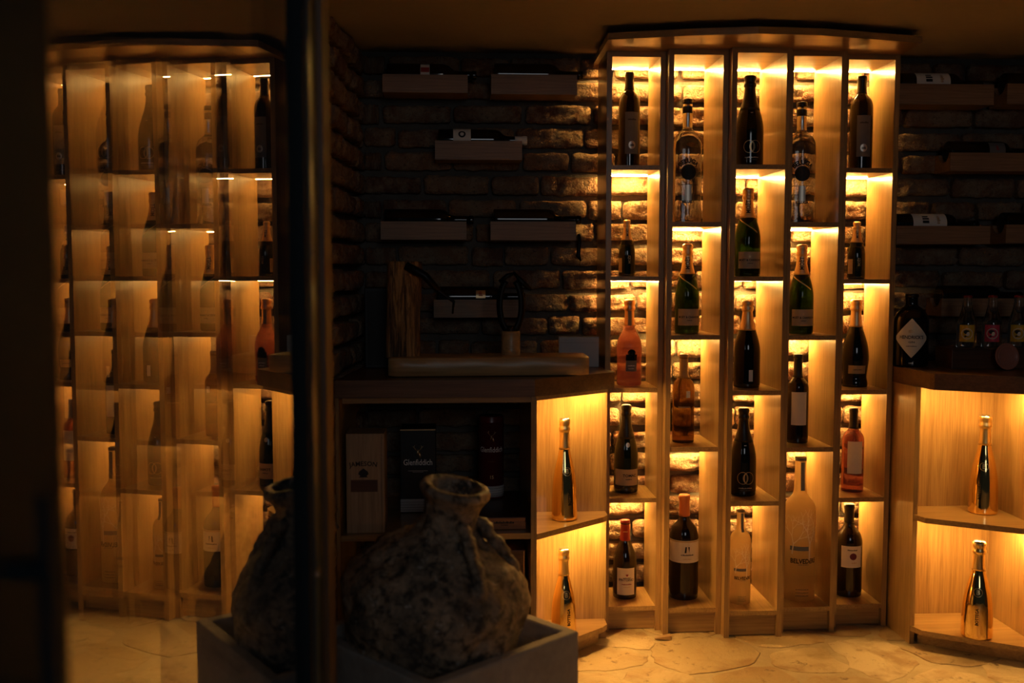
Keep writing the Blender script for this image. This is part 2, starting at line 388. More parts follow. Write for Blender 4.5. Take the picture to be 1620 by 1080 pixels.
# flagstones: jittered cells cut by half planes
def clip(poly, n, c):
    out = []
    for i in range(len(poly)):
        a, b = poly[i], poly[(i+1) % len(poly)]; da, db = a.dot(n)-c, b.dot(n)-c
        if da <= 0: out.append(a)
        if (da < 0 < db) or (db < 0 < da): out.append(a+(b-a)*(da/(da-db)))
    return out
rs = random.Random(21); seeds = []
for i in range(-2, 14):
    for j in range(0, 17):
        seeds.append(Vector((-.5+i*.30+rs.uniform(-.13, .13)+(.14 if j % 2 else 0), .3+j*.26+rs.uniform(-.11, .11))))
for q, p in enumerate(seeds):
    if not (-.7 < p.x < 2.55 and 1.2 < p.y < 3.72): continue
    poly = [p+Vector((math.cos(a)*.5, math.sin(a)*.5)) for a in [k*PI/4 for k in range(8)]]
    for s in seeds:
        if s is p or (s-p).length > 1.0: continue
        n = (s-p).normalized(); poly = clip(poly, n, n.dot((s+p)/2)-rs.uniform(.004, .014))
    if len(poly) < 3: continue
    pts = []
    for i in range(len(poly)):   # wobble the outline and round the corners
        a, b, c = poly[i-1], poly[i], poly[(i+1) % len(poly)]
        if (c-b).length < .012: continue
        pts.append(b*.80+(a+c)*.10)
        for t in (.2, .4, .6, .75):
            m = b.lerp(c, t+.05); nn = Vector((c.y-b.y, b.x-c.x)).normalized()
            pts.append(m + nn*.03*noise.noise(Vector((m.x*11, m.y*11, 0))))
    if len(pts) < 4: continue
    ctr = sum(pts, Vector((0, 0)))/len(pts)
    m2 = MB(); n = len(pts); h = rs.uniform(-.001, .0015)
    vs = [(x, y, FLOOR-.02) for x, y in pts]+[(x, y, FLOOR-.0015+h) for x, y in pts]+[(*(ctr+(v-ctr)*.985), FLOOR+h) for v in pts]
    fs = [tuple(range(2*n, 3*n))]
    for a in range(n):
        b = (a+1) % n; fs += [(a, b, n+b, n+a), (n+a, n+b, 2*n+b, 2*n+a)]
    area = sum(pts[i].x*pts[(i+1) % n].y-pts[(i+1) % n].x*pts[i].y for i in range(n))
    if area < 0: fs = [f[::-1] for f in fs]
    m2.face_add(vs, fs); m2.build('flagstone', 'stone', floor)

# ------------------------------------------------------------------ lit shelf columns
PT = .018
BACK = YW-.024
def led_strip(parent, p0, p1, z, shift, name='led_strip', pitch=.0085):
    """tape with small glowing chips hanging under a shelf, from p0 to p1"""
    mb = MB(); a, b = Vector((*p0, 0)), Vector((*p1, 0)); d = (b-a); L = d.length; d /= L; s = Vector((-d.y, d.x, 0))
    def bx(c, hl, hw, z0, z1, mi):
        vs = [tuple(c+d*u*hl+s*v*hw+Vector((0, 0, zz))) for zz in (z0, z1) for u, v in ((-1, -1), (1, -1), (1, 1), (-1, 1))]
        mb.face_add(vs, [(3, 2, 1, 0), (4, 5, 6, 7), (0, 1, 5, 4), (1, 2, 6, 5), (2, 3, 7, 6), (3, 0, 4, 7)], mi)
    bx((a+b)/2, L/2, .005, z-.0015, z-.0002, 0)
    n = max(2, int(L/pitch))
    for i in range(n): bx(a+d*(L*(i+.5)/n), .0022, .0022, z-.0023, z-.0015, 1)
    return tag(mb.build(name, ['tape', 'led'], parent, shift), 'glowing warm led strip under the board')
COLS = [  # front depth, inner left and right, centre height of each shelf board, label
    (3.42, at(966.5, 430, 3.42).x, at(1042.5, 430, 3.42).x, [1.607, 1.226, .838, .449, .061], 'leftmost lit oak shelf column, holding the pink bottle'),
    (3.375, at(1062.5, 430, 3.375).x, at(1140, 430, 3.375).x, [1.412, 1.025, .636, .066], 'second lit oak shelf column from the left, with four openings'),
    (3.335, at(1162, 430, 3.335).x, at(1239, 430, 3.335).x, [1.603, 1.226, .836, .452, .066], 'middle lit oak shelf column, standing furthest forward'),
    (3.375, at(1250, 430, 3.375).x, at(1324.5, 430, 3.375).x, [1.412, 1.022, .631, .062], 'fourth lit oak shelf column, holding the big frosted vodka bottle'),
    (3.42, at(1335.5, 430, 3.42).x, at(1408, 430, 3.42).x, [1.602, 1.216, .826, .441, .053], 'rightmost lit oak shelf column, next to the right corner cabinet'),
]
# neighbouring uprights may not run into each other
COLS = [list(c) for c in COLS]
for i in range(4):
    gap = COLS[i+1][1]-COLS[i][2]
    if gap < 2*PT+.001:
        e = (2*PT+.001-gap)/2; COLS[i][2] -= e; COLS[i+1][1] += e
TOPZ = 1.980
for ci, (yf, xl, xr, zs, label) in enumerate(COLS):
    base = ((xl+xr)/2, yf+.1, FLOOR)
    t = thing('shelf_column', label, 'shelf', base, 0, 'lit shelf columns')
    for x0, x1 in ((xl-PT, xl), (xr, xr+PT)):
        MB().box(x0, x1, yf, BACK, FLOOR, TOPZ+PT).build('side_panel', 'oak_v', t, base)
    MB().box(xl, xr, yf, BACK, TOPZ, TOPZ+PT).build('top_panel', 'oak_h', t, base)
    for k, z in enumerate(zs):
        MB().box(xl, xr, yf+.002, BACK, z-.008, z+.008).build('shelf', 'oak_d', t, base)
    for zt in [TOPZ]+[z-.008 for z in zs[:-1]]:
        led_strip(t, (xl+.002, YW-.038), (xr-.002, YW-.038), zt, base)
    MB().box(xl, xr, yf+.018, yf+.034, FLOOR+.004, zs[-1]-.008).build('plinth', 'oak_h', t, base)
# cornice
cp = [atz(962, 62, 2.0), atz(1100, 55, 2.0), atz(1200, 52, 2.0), atz(1300, 55, 2.0), atz(1458, 67, 2.0)]
pts = [(p.x, p.y) for p in cp] + [(COLS[4][2]+.045, YW-.02), (COLS[0][1]-.035, YW-.02)]
o = MB().prism(pts, TOPZ+PT, TOPZ+PT+.022).build('cornice', 'oak_h', None)
tag(o, 'bent oak cornice board crowning the five lit shelf columns', 'cornice')

# ------------------------------------------------------------------ corner cabinets and countertops
ZC0, ZC1 = .863, .918        # underside and top of the counters
XP = .240                    # post between cabinet and niche (left)
base = (0, 3.3, FLOOR)
t = thing('corner_cabinet', 'oak corner cabinet in front of the left brick wall, with whisky boxes', 'cabinet', base)
XR = COLS[0][1]-PT-.003
MB().box(XP-.009, XP+.009, 3.066, YW-.03, FLOOR, ZC0).build('side_panel', 'oak_v', t, base)
MB().prism([(-.374, 3.07), (-.363, 3.07), (-.341, 3.36), (-.352, 3.36)], FLOOR, ZC0).build('side_panel', 'oak_v', t, base)
MB().box(-.352, XP-.009, 3.07, 3.088, ZC0-.018, ZC0).build('top_rail', 'oak_h', t, base)
for z in (.43, .055):
    MB().prism([(-.361, 3.075), (XP-.009, 3.075), (XP-.009, YW-.05), (-.322, YW-.05)], z-.018, z).build('shelf', 'oak_h', t, base)
MB().box(XP+.009, XR, 3.352, 3.368, FLOOR+.003, ZC0).build('back_panel', 'oak_v', t, base)
MB().box(XR-.016, XR, 3.37, BACK, FLOOR+.003, ZC0).build('end_panel', 'oak_v', t, base)
nich = [(XP+.010, 3.062), (XR-.022, 3.268), (XR-.004, 3.295), (XR-.004, 3.351), (XP+.010, 3.351)]
for z in (.43, .052):
    MB().prism(nich, z-.018, z).build('niche_shelf', 'oak_h', t, base)
MB().prism([(XP+.010, 3.10), (XR-.03, 3.315), (XR-.03, 3.335), (XP+.010, 3.335)], FLOOR+.002, .033).build('plinth', 'oak_h', t, base)
MB().prism([(XP-.009, 3.060), (XP+.006, 3.060), (XR-.012, 3.262), (XR-.012, 3.278)], ZC0-.012, ZC0).build('niche_rail', 'oak_h', t, base)
for z in (ZC0, .43-.018):
    led_strip(t, (XP+.03, 3.13), (XR-.03, 3.318), z, base, pitch=.012)
tag(MB().prism([(-.372, 3.055), (XP+.002, 3.055), (XR+.012, 3.268), (XR+.012, 3.295), (XR-.004, 3.352), (XR-.004, YW-.014), (-.314, YW-.014)], ZC0+.0005, ZC1).build('countertop', 'counter'),
    'dark wood countertop under the ham stand', 'countertop')
# right
XL = COLS[4][2]+PT+.006
base = (1.8, 3.3, FLOOR)
t = thing('corner_cabinet', 'oak corner cabinet at the right edge, under the gin bottle', 'cabinet', base)
MB().box(XL, XL+.016, 3.245, BACK, FLOOR, ZC0).build('side_panel', 'oak_v', t, base)
XQ = 1.875
MB().box(XL+.017, XQ, 3.360, 3.376, FLOOR+.003, ZC0).build('back_panel', 'oak_v', t, base)
MB().box(XQ, XQ+.018, 3.00, YW-.03, FLOOR, ZC0).build('side_panel', 'oak_v', t, base)
MB().box(XQ+.36, XQ+.378, 3.00, YW-.03, FLOOR, ZC0).build('side_panel', 'oak_v', t, base)
for z in (.43, .055):
    MB().box(XQ+.018, XQ+.36, 3.01, YW-.04, z-.018, z).build('shelf', 'oak_h', t, base)
MB().box(XQ+.018, XQ+.36, 3.38, 3.396, FLOOR+.01, ZC0-.001).build('back_panel', 'oak_v', t, base)
nich = [(XL+.001, 3.244), (XL+.02, 3.195), (XQ-.001, 3.000), (XQ-.001, 3.359), (XL+.017, 3.359), (XL+.017, 3.244)]
for z in (.43, .045):
    MB().prism(nich, z-.018, z).build('niche_shelf', 'oak_h', t, base)
MB().prism([(XL+.03, 3.25), (XQ-.02, 3.055), (XQ-.02, 3.35), (XL+.03, 3.35)], FLOOR+.002, .026).build('plinth', 'oak_h', t, base)
for z in (ZC0, .43-.018):
    led_strip(t, (XL+.030, 3.285), (XL+.115, 3.245), z, base, pitch=.012)
    led_strip(t, (XL+.175, 3.213), (XQ-.012, 3.125), z, base, pitch=.012)
tag(MB().prism([(XL-.004, 3.43), (XL+.016, 3.185), (XL+.022, 3.165), (XQ-.002, 2.985), (XQ+.40, 2.985), (XQ+.40, YW-.014), (XL-.004, YW-.014)], ZC0+.0005, ZC1).build('countertop', 'counter'),
    'dark wood countertop under the gin and tonic bottles', 'countertop')

# ------------------------------------------------------------------ bottles
PROF = {
 'champ': [(0, 0), (.90, 0), (.90, 0), (1, .025), (1, .25), (1, .40), (.965, .47), (.86, .55), (.69, .635), (.52, .715), (.415, .79), (.365, .87), (.35, .95), (.35, .985), (.30, 1), (.30, 1), (0, 1)],
 'fat': [(0, 0), (.90, 0), (.90, 0), (1, .025), (1, .30), (1, .46), (.95, .54), (.80, .62), (.60, .69), (.44, .75), (.36, .80), (.33, .88), (.33, .985), (.30, 1), (.30, 1), (0, 1)],
 'gold': [(0, 0), (.94, 0), (.94, 0), (1, .018), (.99, .10), (.955, .28), (.88, .40), (.72, .52), (.54, .62), (.42, .70), (.37, .78), (.35, .88), (.35, .985), (.30, 1), (.30, 1), (0, 1)],
 'bord': [(0, 0), (.92, 0), (.92, 0), (1, .018), (1, .30), (1, .60), (.975, .64), (.86, .685), (.62, .72), (.44, .755), (.385, .80), (.37, .95), (.37, .95), (.41, .955), (.41, .985), (.38, 1), (.38, 1), (0, 1)],
 'bordhi': [(0, 0), (.92, 0), (.92, 0), (1, .018), (1, .30), (1, .655), (.975, .70), (.86, .745), (.62, .785), (.45, .81), (.40, .84), (.385, .95), (.385, .95), (.42, .955), (.42, .985), (.39, 1), (.39, 1), (0, 1)],
 'burg': [(0, 0), (.92, 0), (.92, 0), (1, .018), (1, .25), (1, .44), (.95, .52), (.80, .60), (.62, .67), (.46, .74), (.39, .80), (.37, .95), (.37, .95), (.41, .955), (.41, .985), (.38, 1), (.38, 1), (0, 1)],
 'magn': [(0, 0), (.92, 0), (.92, 0), (1, .018), (1, .30), (1, .57), (.97, .62), (.84, .68), (.60, .725), (.42, .76), (.36, .80), (.345, .95), (.345, .95), (.39, .955), (.39, .985), (.36, 1), (.36, 1), (0, 1)],
 'beluga': [(0, 0), (.95, 0), (.95, 0), (1, .012), (1, .30), (1, .60), (.96, .655), (.80, .705), (.52, .738), (.38, .755), (.33, .78), (.32, .89), (.32, .89), (.30, .90), (0, .90)],
 'belv': [(0, 0), (.93, 0), (.93, 0), (1, .012), (1, .30), (1, .66), (.97, .695), (.84, .735), (.60, .765), (.45, .785), (.38, .82), (.34, .97), (.34, .97), (.36, .975), (.36, 1), (.36, 1), (0, 1)],
 'belvbig': [(0, 0), (.93, 0), (.93, 0), (1, .012), (1, .30), (1, .61), (.97, .645), (.84, .685), (.58, .72), (.44, .745), (.38, .79), (.34, .97), (.34, .97), (.36, .975), (.36, 1), (.36, 1), (0, 1)],
 'bulb': [(0, 0), (.90, 0), (.90, 0), (.95, .02), (.93, .06), (.86, .11), (.90, .18), (1, .30), (1, .36), (.93, .46), (.74, .57), (.53, .665), (.42, .74), (.37, .82), (.35, .95), (.35, .985), (.30, 1), (.30, 1), (0, 1)],
 'flare': [(0, 0), (.92, 0), (.92, 0), (.98, .02), (.96, .10), (.94, .22), (.97, .34), (1, .42), (.94, .50), (.78, .57), (.56, .63), (.41, .69), (.36, .75), (.34, .95), (.34, .985), (.30, 1), (.30, 1), (0, 1)],
 'gin': [(0, 0), (.93, 0), (.93, 0), (1, .03), (1, .35), (1, .62), (.96, .68), (.78, .76), (.52, .815), (.38, .84), (.35, .87), (.35, .96), (.35, .96), (.30, .965), (0, .965)],
 'tonic': [(0, 0), (.92, 0), (.92, 0), (1, .03), (1, .35), (.98, .46), (.86, .56), (.66, .67), (.52, .78), (.46, .88), (.44, .96), (.44, .96), (.40, .965), (0, .965)],
}
class Bottle:
    def __init__(s, name, label, prof, R, H, glass, loc, rz=None, cat='bottle', group=None, seg=40):
        if rz is None: rz = -math.atan2(loc[0], loc[1])     # front label towards the entrance
        s.R, s.H = R, H; s.P = [(r*R, z*H) for r, z in spline(PROF[prof], 5)]
        s.t = thing(name, label, cat, loc, rz, group)
        s.body = MB().lathe(s.P, seg).build('body', glass, s.t)
    def rad(s, z):
        best = 0
        for (r0, z0), (r1, z1) in zip(s.P, s.P[1:]):
            if z0 <= z <= z1 and z1 > z0: best = max(best, r0+(r1-r0)*(z-z0)/(z1-z0))
        return best or s.R
    def collar(s, name, mat, f0, f1, off=.0006, parent=None, top=True):
        """foil following the glass between two heights"""
        z0, z1 = f0*s.H, f1*s.H; n = 10
        pr = [(s.rad(z0+(z1-z0)*k/n)+off, z0+(z1-z0)*k/n) for k in range(n+1)]
        pr = [(pr[0][0]-off, z0)]+pr+([(0, z1+off)] if top else [(pr[-1][0]-off, z1)])
        return MB().lathe(pr, 32).build(name, mat, parent or s.t)
    def foil(s, mat, f0, wire=True, cap=None):
        """sparkling wine foil: flared skirt, wire ring and mushroom top"""
        R, H = s.R, s.H; z = f0
        pr = [(s.rad(z*H)-.0004, z*H)]
        n = 8
        for k in range(n+1):
            zz = (z+(.868-z)*k/n)*H; pr.append((s.rad(zz)+.0009, zz))
        rt = .37*R
        pr += [(rt*1.06, .875*H), (rt*1.20, .885*H), (rt*1.22, .905*H), (rt*1.08, .922*H), (rt*1.06, .94*H), (rt*1.16, .955*H), (rt*1.20, .975*H), (rt*1.12, .993*H), (rt*.8, 1.003*H), (0, 1.005*H)]
        o = MB().lathe(pr, 28).build('foil', mat, s.t)
        if cap: MB().lathe([(rt*1.14, .991*H), (rt*1.05, 1.0035*H), (rt*.8, 1.0065*H), (0, 1.007*H)], 24).build('cap', cap, s.t)
        return o
    def wrapmesh(s, name, mat, vs, fs, z, off, parent=None, a0=0.):
        mb = MB(); out = []
        for u, v in vs:
            r = s.rad(z+v); a = a0+u/max(r, .004); rr = r+off; out.append((rr*math.sin(a), -rr*math.cos(a), z+v))
        mb.face_add(out, fs, 0, True); return mb.build(name, mat, parent or s.t)
    def label(s, mat, z, w, h, a0=0., off=.0005, name='label', shape=None, parent=None):
        """paper label: width w (arc), height h, centred on height z"""
        nx, ny = max(6, int(w/.006)), max(1, int(h/.012)); vs = []; fs = []
        for j in range(ny+1):
            for i in range(nx+1):
                u, v = (i/nx-.5)*w, (j/ny-.5)*h
                if shape: u, v = shape(u, v, w, h)
                vs.append((u, v))
        for j in range(ny):
            for i in range(nx): fs.append((j*(nx+1)+i, j*(nx+1)+i+1, (j+1)*(nx+1)+i+1, (j+1)*(nx+1)+i))
        s.lab = s.wrapmesh(name, mat, vs, fs, z, off, parent, a0); return s.lab
    def text(s, txt, mat, z, size, a0=0., sq=1., fat=.0, vertical=False, off=.0011, parent=None, arc=0., name='lettering', du=0.):
        vs, fs = text2d(txt, size, sq, fat)
        if arc: vs = [((arc+y)*math.sin(x/arc), (arc+y)*math.cos(x/arc)-arc) for x, y in vs]
        if vertical: vs = [(-y, x) for x, y in vs]
        return s.wrapmesh(name, mat, [(x+du, y) for x, y in vs], fs, z, off, parent or s.t, a0)
    def disc(s, mat, z, r, a0=0., off=.0010, r0=0., sy=1., name='emblem', parent=None, du=0., n=28):
        vs = []; fs = []
        k = 3 if r0 == 0 else 1
        radii = [r*(i+.001)/k for i in range(k+1)] if r0 == 0 else [r0, r]
        for rr in radii: vs += [(du+rr*math.cos(2*PI*i/n), sy*rr*math.sin(2*PI*i/n)) for i in range(n)]
        for q in range(len(radii)-1):
            for i in range(n): j = (i+1) % n; fs.append((q*n+i, q*n+j, (q+1)*n+j, (q+1)*n+i))
        return s.wrapmesh(name, mat, vs, fs, z, off, parent, a0)
    def poly(s, mat, pts, z, a0=0., off=.0012, name='emblem', parent=None):
        return s.wrapmesh(name, mat, pts, [tuple(range(len(pts)))], z, off, parent, a0)
    def bars(s, mat, z, w, h, a0=0., parent=None, name='fine_print', n=9, off=.0011, seed=1, du=0.):
        """a line of print too small to read"""
        rr = random.Random(seed); vs = []; fs = []; x = -w/2
        while x < w/2-.0006:
            l = rr.uniform(.5, 1.3)*w/n*.6; o = len(vs); hh = h*rr.choice((.7, 1, 1, .8))
            x2 = min(x+l, w/2); vs += [(du+x, -h/2), (du+x2, -h/2), (du+x2, -h/2+hh), (du+x, -h/2+hh)]; fs.append((o, o+1, o+2, o+3)); x += l+w/n*.22
        return s.wrapmesh(name, mat, vs, fs, z, off, parent, a0)

def place(ci, si, px, ytop, back=None):
    """stand on shelf si of column ci: base point and height from the top seen at (px, ytop)"""
    yf, xl, xr, zs, _ = COLS[ci]; yc = yf+.115 if back is None else yf+back
    zb = zs[si]+.008; top = at(px, ytop, yc); mid = at(px, ytop, yc)
    # the bottle is upright: use x at the middle of its height
    return (mid.x, yc, zb), top.z-zb
def rpx(wpx, Y): return wpx/2*Y/FPX*1.0

# --- column 1
def wine_dark(ci, px, yt, wpx, label, lab_du):
    p, H = place(ci, 0, px, yt); R = rpx(wpx, p[1])
    b = Bottle('wine_bottle', label, 'bordhi', R, H, 'winedark', p)
    b.collar('capsule', 'blackfoil', .815, 1.0)
    l = b.label('greyp', .36*H, .050, .145, .28)
    b.disc('silverink', .235*H, .012, .28, parent=l, sy=1.15); b.bars('ink', .50*H, .030, .006, .28, l)
    b.bars('ink', .235*H, .014, .010, .28, l, n=4, off=.0016)
    return b
wine_dark(0, 996, 115, 33.5, 'dark wine bottle with grey label, top opening of the leftmost column', 0)
wine_dark(4, 1364, 121, 36, 'dark wine bottle with grey label, top opening of the rightmost column', 0)
def moet(ci, si, px, yt, wpx, label):
    p, H = place(ci, si, px, yt); R = rpx(wpx, p[1])
    b = Bottle('champagne_bottle', label, 'champ', R, H, 'gn_glass', p)
    b.foil('champfoil', .665); b.text('MOËT', 'ink', .79*H, .019, .08, .9, .02, True, parent=b.t, off=.002)
    sash = b.label('blackfoil', .63*H, .075, .03, 0., shape=lambda u, v, w, h: (u*1.1, v+abs(u)*.55+.004), name='neck_band')
    # ribbon crossing the shoulder
    vs = []; fs = []
    for i in range(13):
        q = i/12; u = -.030+.066*q; v = .014-.046*q; vs += [(u, v-.0022), (u, v+.0022)]
        if i: fs.append((2*i-2, 2*i, 2*i+1, 2*i-1))
    b.wrapmesh('ribbon', 'champfoil', vs, fs, .60*H, .0012)
    l = b.label('papert', .185*H, .086, .058, .24); b.text('MOËT & CHANDON', 'ink', .185*H, .0098, .26, .92, .03, parent=l)
    b.bars('ink', .15*H, .018, .003, .22, l, n=5); b.disc('goldink', .225*H, .004, .22, parent=l)
    return b
moet(1, 1, 1088, 386, 38.5, 'green champagne bottle with tan label in the second column')
moet(2, 1, 1184, 298, 41, 'green champagne bottle with tan label in the middle column')
moet(3, 1, 1269, 387, 39, 'green champagne bottle with tan label in the fourth column')
def piccolo(ci, px, yt, wpx, label, a):
    p, H = place(ci, 1, px, yt, .10); R = rpx(wpx, p[1])
    b = Bottle('small_champagne_bottle', label, 'champ', R, H, 'dk_green', p)
    b.foil('champfoil', .64); b.text('MOËT', 'ink', .78*H, .011, .15, .9, .02, True, off=.0016)
    b.label('blackfoil', .60*H, .045, .016, 0., name='neck_band')
    if a: b.label('papert', .22*H, .022, .052, -.75)
    else: b.label('paperg', .20*H, .020, .050, -.95)
    b.text('MOËT', 'goldink', .30*H, .012, .35, .9, .02, True)
    return b
piccolo(0, 992, 348, 26, 'small dark champagne bottle above the pink bottle', 0)
piccolo(4, 1356, 351, 27.5, 'small dark champagne bottle with tan side label in the rightmost column', 1)
p, H = place(0, 2, 996, 474); b = Bottle('pink_sparkling_bottle', 'coral pink sparkling wine bottle with small dark label', 'flare', rpx(40.5, p[1]), H, 'pink', p)
b.foil('copperfoil', .70); l = b.label('greyp', .25*H, .040, .050, .2); b.label('bk_glass', .33*H, .040, .022, .2, off=.0010, parent=l, name='crest_band')
b.disc('bk_glass', .385*H, .014, .2, parent=l, sy=.9); b.bars('whiteink', .235*H, .026, .004, .2, l, n=5); b.bars('whiteink', .20*H, .020, .003, .2, l, n=5, seed=3)
b.label('greyp', .79*H, .012, .055, .1, off=.002, name='neck_strip')
p, H = place(0, 3, 991, 640); b = Bottle('champagne_bottle', 'dark champagne bottle with wide tan label and round neck seal', 'champ', rpx(38.5, p[1]), H, 'dk_green', p)
b.foil('blackfoil', .62); b.disc('silverink', .555*H, .007, .18, sy=1.2); l = b.label('papert', .185*H, .098, .058, .10)
b.text('TOMAC', 'ink', .205*H, .0135, .34, 1.05, .03, parent=l); b.bars('ink', .165*H, .022, .004, .24, l, n=4)
p, H = place(0, 4, 989, 822); b = Bottle('wine_bottle', 'burgundy wine bottle with red capsule and cream heart label', 'burg', rpx(38, p[1]), H, 'winedark', p)
b.collar('capsule', 'redfoil', .74, 1.0); b.bars('goldink', .86*H, .016, .004, .1, n=5, off=.0016)
l = b.label('paper', .235*H, .068, .098, .12)
b.poly('redink', [(0, -.005), (.0045, .0005), (.0045, .003), (.0025, .0042), (0, .0025), (-.0025, .0042), (-.0045, .003), (-.0045, .0005)], .318*H, .2, parent=l)
b.text('PINTOINO', 'ink', .255*H, .0132, .16, .88, .02, parent=l); b.bars('ink', .283*H, .030, .003, .2, l, n=8)
b.bars('redink', .20*H, .036, .0045, .18, l, n=8); b.bars('goldink', .165*H, .024, .0025, .18, l, n=6)
# --- column 2
def beluga(ci, px, yt, wpx, label):
    p, H = place(ci, 0, px, yt, .12); R = rpx(wpx, p[1])
    b = Bottle('vodka_bottle', label, 'beluga', R, H, 'clear', p)
    rc = .345*R
    c = MB().lathe([(rc*.9, .885*H), (rc, .888*H), (rc*1.02, .935*H), (rc, .94*H), (0, .94*H)], 28).build('cap', 'blackfoil', b.t)
    MB().lathe([(rc*.95, .9402*H), (rc*.95, .962*H), (0, .962*H)], 28).build('cap_ring', 'silver', c)
    MB().lathe([(rc, .9622*H), (rc*1.02, .965*H), (rc*1.02, .995*H), (rc*.95, H), (0, H)], 28).build('cap_top', 'blackfoil', c)
    b.label('silver', .835*H, 2*PI*.32*R*.55, .055, .0, name='neck_label')
    b.text('BELUGA', 'ink', .494*H, .0215, .12, .95, .05, arc=.040)
    b.disc('ink', .405*H, .0265, .12)
    b.label('silverink', .235*H, .024, .060, .12, name='centre_highlight')  # silver strip paints the refracted highlight down the middle of the glass
    b.text('BELUGA', 'ink', .168*H, .0125, .12, .95, .04)
    b.label('blackfoil', .305*H, .075, .0015, .12, name='fine_line')
    return b
beluga(1, 1088, 157, 46, 'clear vodka bottle with black round seal in the second column')
beluga(3, 1269, 162, 46, 'clear vodka bottle with black round seal in the fourth column')
p, H = place(1, 2, 1082, 560); b = Bottle('white_wine_bottle', 'amber brown wine bottle with tan capsule and tiny white label', 'bord', rpx(35, p[1]), H, 'br_glass', p)
b.collar('capsule', 'tanfoil', .735, 1.0); b.label('paperw', .555*H, .015, .024, .45)
b.label('papert', .41*H, .044, .004, .1, name='lower_line')
p, H = place(1, 3, 1083, 782, .13); b = Bottle('magnum_bottle', 'tall red wine magnum with orange capsule and wide cream label', 'magn', rpx(46.5, p[1]), H, 'winedark', p)
b.collar('capsule', 'orangefoil', .795, 1.0); l = b.label('paper', .475*H, .150, .080, .1); b.label('paperg', .572*H, .150, .004, .1, name='gold_border', off=.0009, parent=l)
for du in (-.005, .005):
    b.poly('ink', [(du-.0035*(1 if du < 0 else -1)-.002, -.011), (du+.001, -.011), (du+.0028, .011), (du-.0028, .011)], .495*H, .25, parent=l)
b.bars('ink', .445*H, .046, .0050, .25, l, n=10, seed=8); b.bars('goldink', .405*H, .030, .003, .25, l)
# --- column 3
def rings(ci, si, px, yt, wpx, label):
    p, H = place(ci, si, px, yt); R = rpx(wpx, p[1])
    b = Bottle('sparkling_bottle', label, 'champ', R, H, 'bk_glass', p)
    b.foil('blackfoil', .62); z = .215*H
    for du in (-.0098, .0098):
        n = 36; vs = []; fs = []
        for i in range(n):
            a = 2*PI*i/n; th = .0017+.0045*max(0, math.cos(a if du > 0 else a+PI)*-1*(1 if du > 0 else 1))
            ro, ri = .0195, .0195-th
            vs += [(du+ro*math.cos(a), 1.12*ro*math.sin(a)), (du+ri*math.cos(a), 1.12*(ro-.0017)*math.sin(a))]
        for i in range(n): j = (i+1) % n; fs.append((2*i, 2*j, 2*j+1, 2*i+1))
        b.wrapmesh('ring_emblem', 'goldink', vs, fs, z, .0010 if du < 0 else .0013, None, .22)
    b.bars('silverink', .10*H, .046, .0035, .2, n=8); b.bars('greyp', .075*H, .036, .002, .2, n=8, seed=5)
    b.bars('silverink', .585*H, .008, .003, .2, n=3)
    return b
rings(2, 0, 1187, 120, 44, 'black sparkling bottle with two interlocked rings, top of middle column')
rings(2, 3, 1177, 645, 41.5, 'black sparkling bottle with two interlocked rings above the small frosted vodka')
p, H = place(2, 2, 1183, 475); b = Bottle('sparkling_bottle', 'black sparkling bottle with gold foil and small white square label', 'champ', rpx(42, p[1]), H, 'bk_glass', p)
b.foil('champfoil', .66); b.label('paperw', .145*H, .014, .040, .32)
def belvedere(ci, si, px, yt, wpx, prof, label, k, back):
    p, H = place(ci, si, px, yt, back); R = rpx(wpx, p[1])
    b = Bottle('vodka_bottle', label, prof, R, H, 'frost', p)
    b.label('blueink', .87*H, .010*k, .20*H, .45, name='neck_strip'); b.collar('cap', 'greyp', .978, .998, .0005)
    # bare winter tree drawn on the glass
    rr = random.Random(5); vs = []; fs = []
    def limb(x, y, a, L, w, d):
        x2, y2 = x+L*math.sin(a), y+L*math.cos(a); o = len(vs); nx, ny = math.cos(a)*w, -math.sin(a)*w
        vs.extend([(x-nx, y-ny), (x+nx, y+ny), (x2+nx*.7, y2+ny*.7), (x2-nx*.7, y2-ny*.7)]); fs.append((o, o+1, o+2, o+3))
        if d:
            for s in (-1, 1):
                limb(x2, y2, a+s*rr.uniform(.22, .55)+(.10 if a > 0 else -.02), L*rr.uniform(.70, .86), w*.72, d-1)
    limb(-.020*k, -.022*k, .12, .024*k, .0016*k, 6); limb(.020*k, -.036*k, .02, .038*k, .0017*k, 4)
    lim = R*1.35
    keep = [f for f in fs if all(abs(vs[i][0]) < lim for i in f)]
    used = sorted({i for f in keep for i in f}); ix = {v: n for n, v in enumerate(used)}
    tag(b.wrapmesh('tree_print', 'frostink', [vs[i] for i in used], [tuple(ix[i] for i in f) for f in keep], .40*H, .0012, None, .12), kind='stuff')
    b.label('blueink', .375*H, .044*k, .010*k, .02, name='palace_print')
    b.text('BELVEDERE', 'ink', .285*H, .0150*k, .34, .85, .03); b.bars('blueink', .262*H, .026*k, .0018*k, .3, n=8)
    for i in range(3): b.bars('blueink', (.085-.022*i)*H, .030*k, .0020*k, .25, n=9, seed=i, name='fine_print')
    # clear patch behind the lettering
    return b
belvedere(2, 4, 1172, 806, 34, 'belv', 'small frosted vodka bottle at the foot of the middle column', 1.0, .105)
belvedere(3, 3, 1267, 723, 51, 'belvbig', 'very tall frosted vodka bottle with tree print, foot of fourth column', 1.55, .115)
# --- column 4
p, H = place(3, 2, 1263, 560); b = Bottle('wine_bottle', 'dark red wine bottle with tall blank pinkish label in the fourth column', 'bord', rpx(35, p[1]), H, 'winedark', p)
b.collar('capsule', 'blackfoil', .74, 1.0); b.label('paper', .395*H, .056, .118, .18)
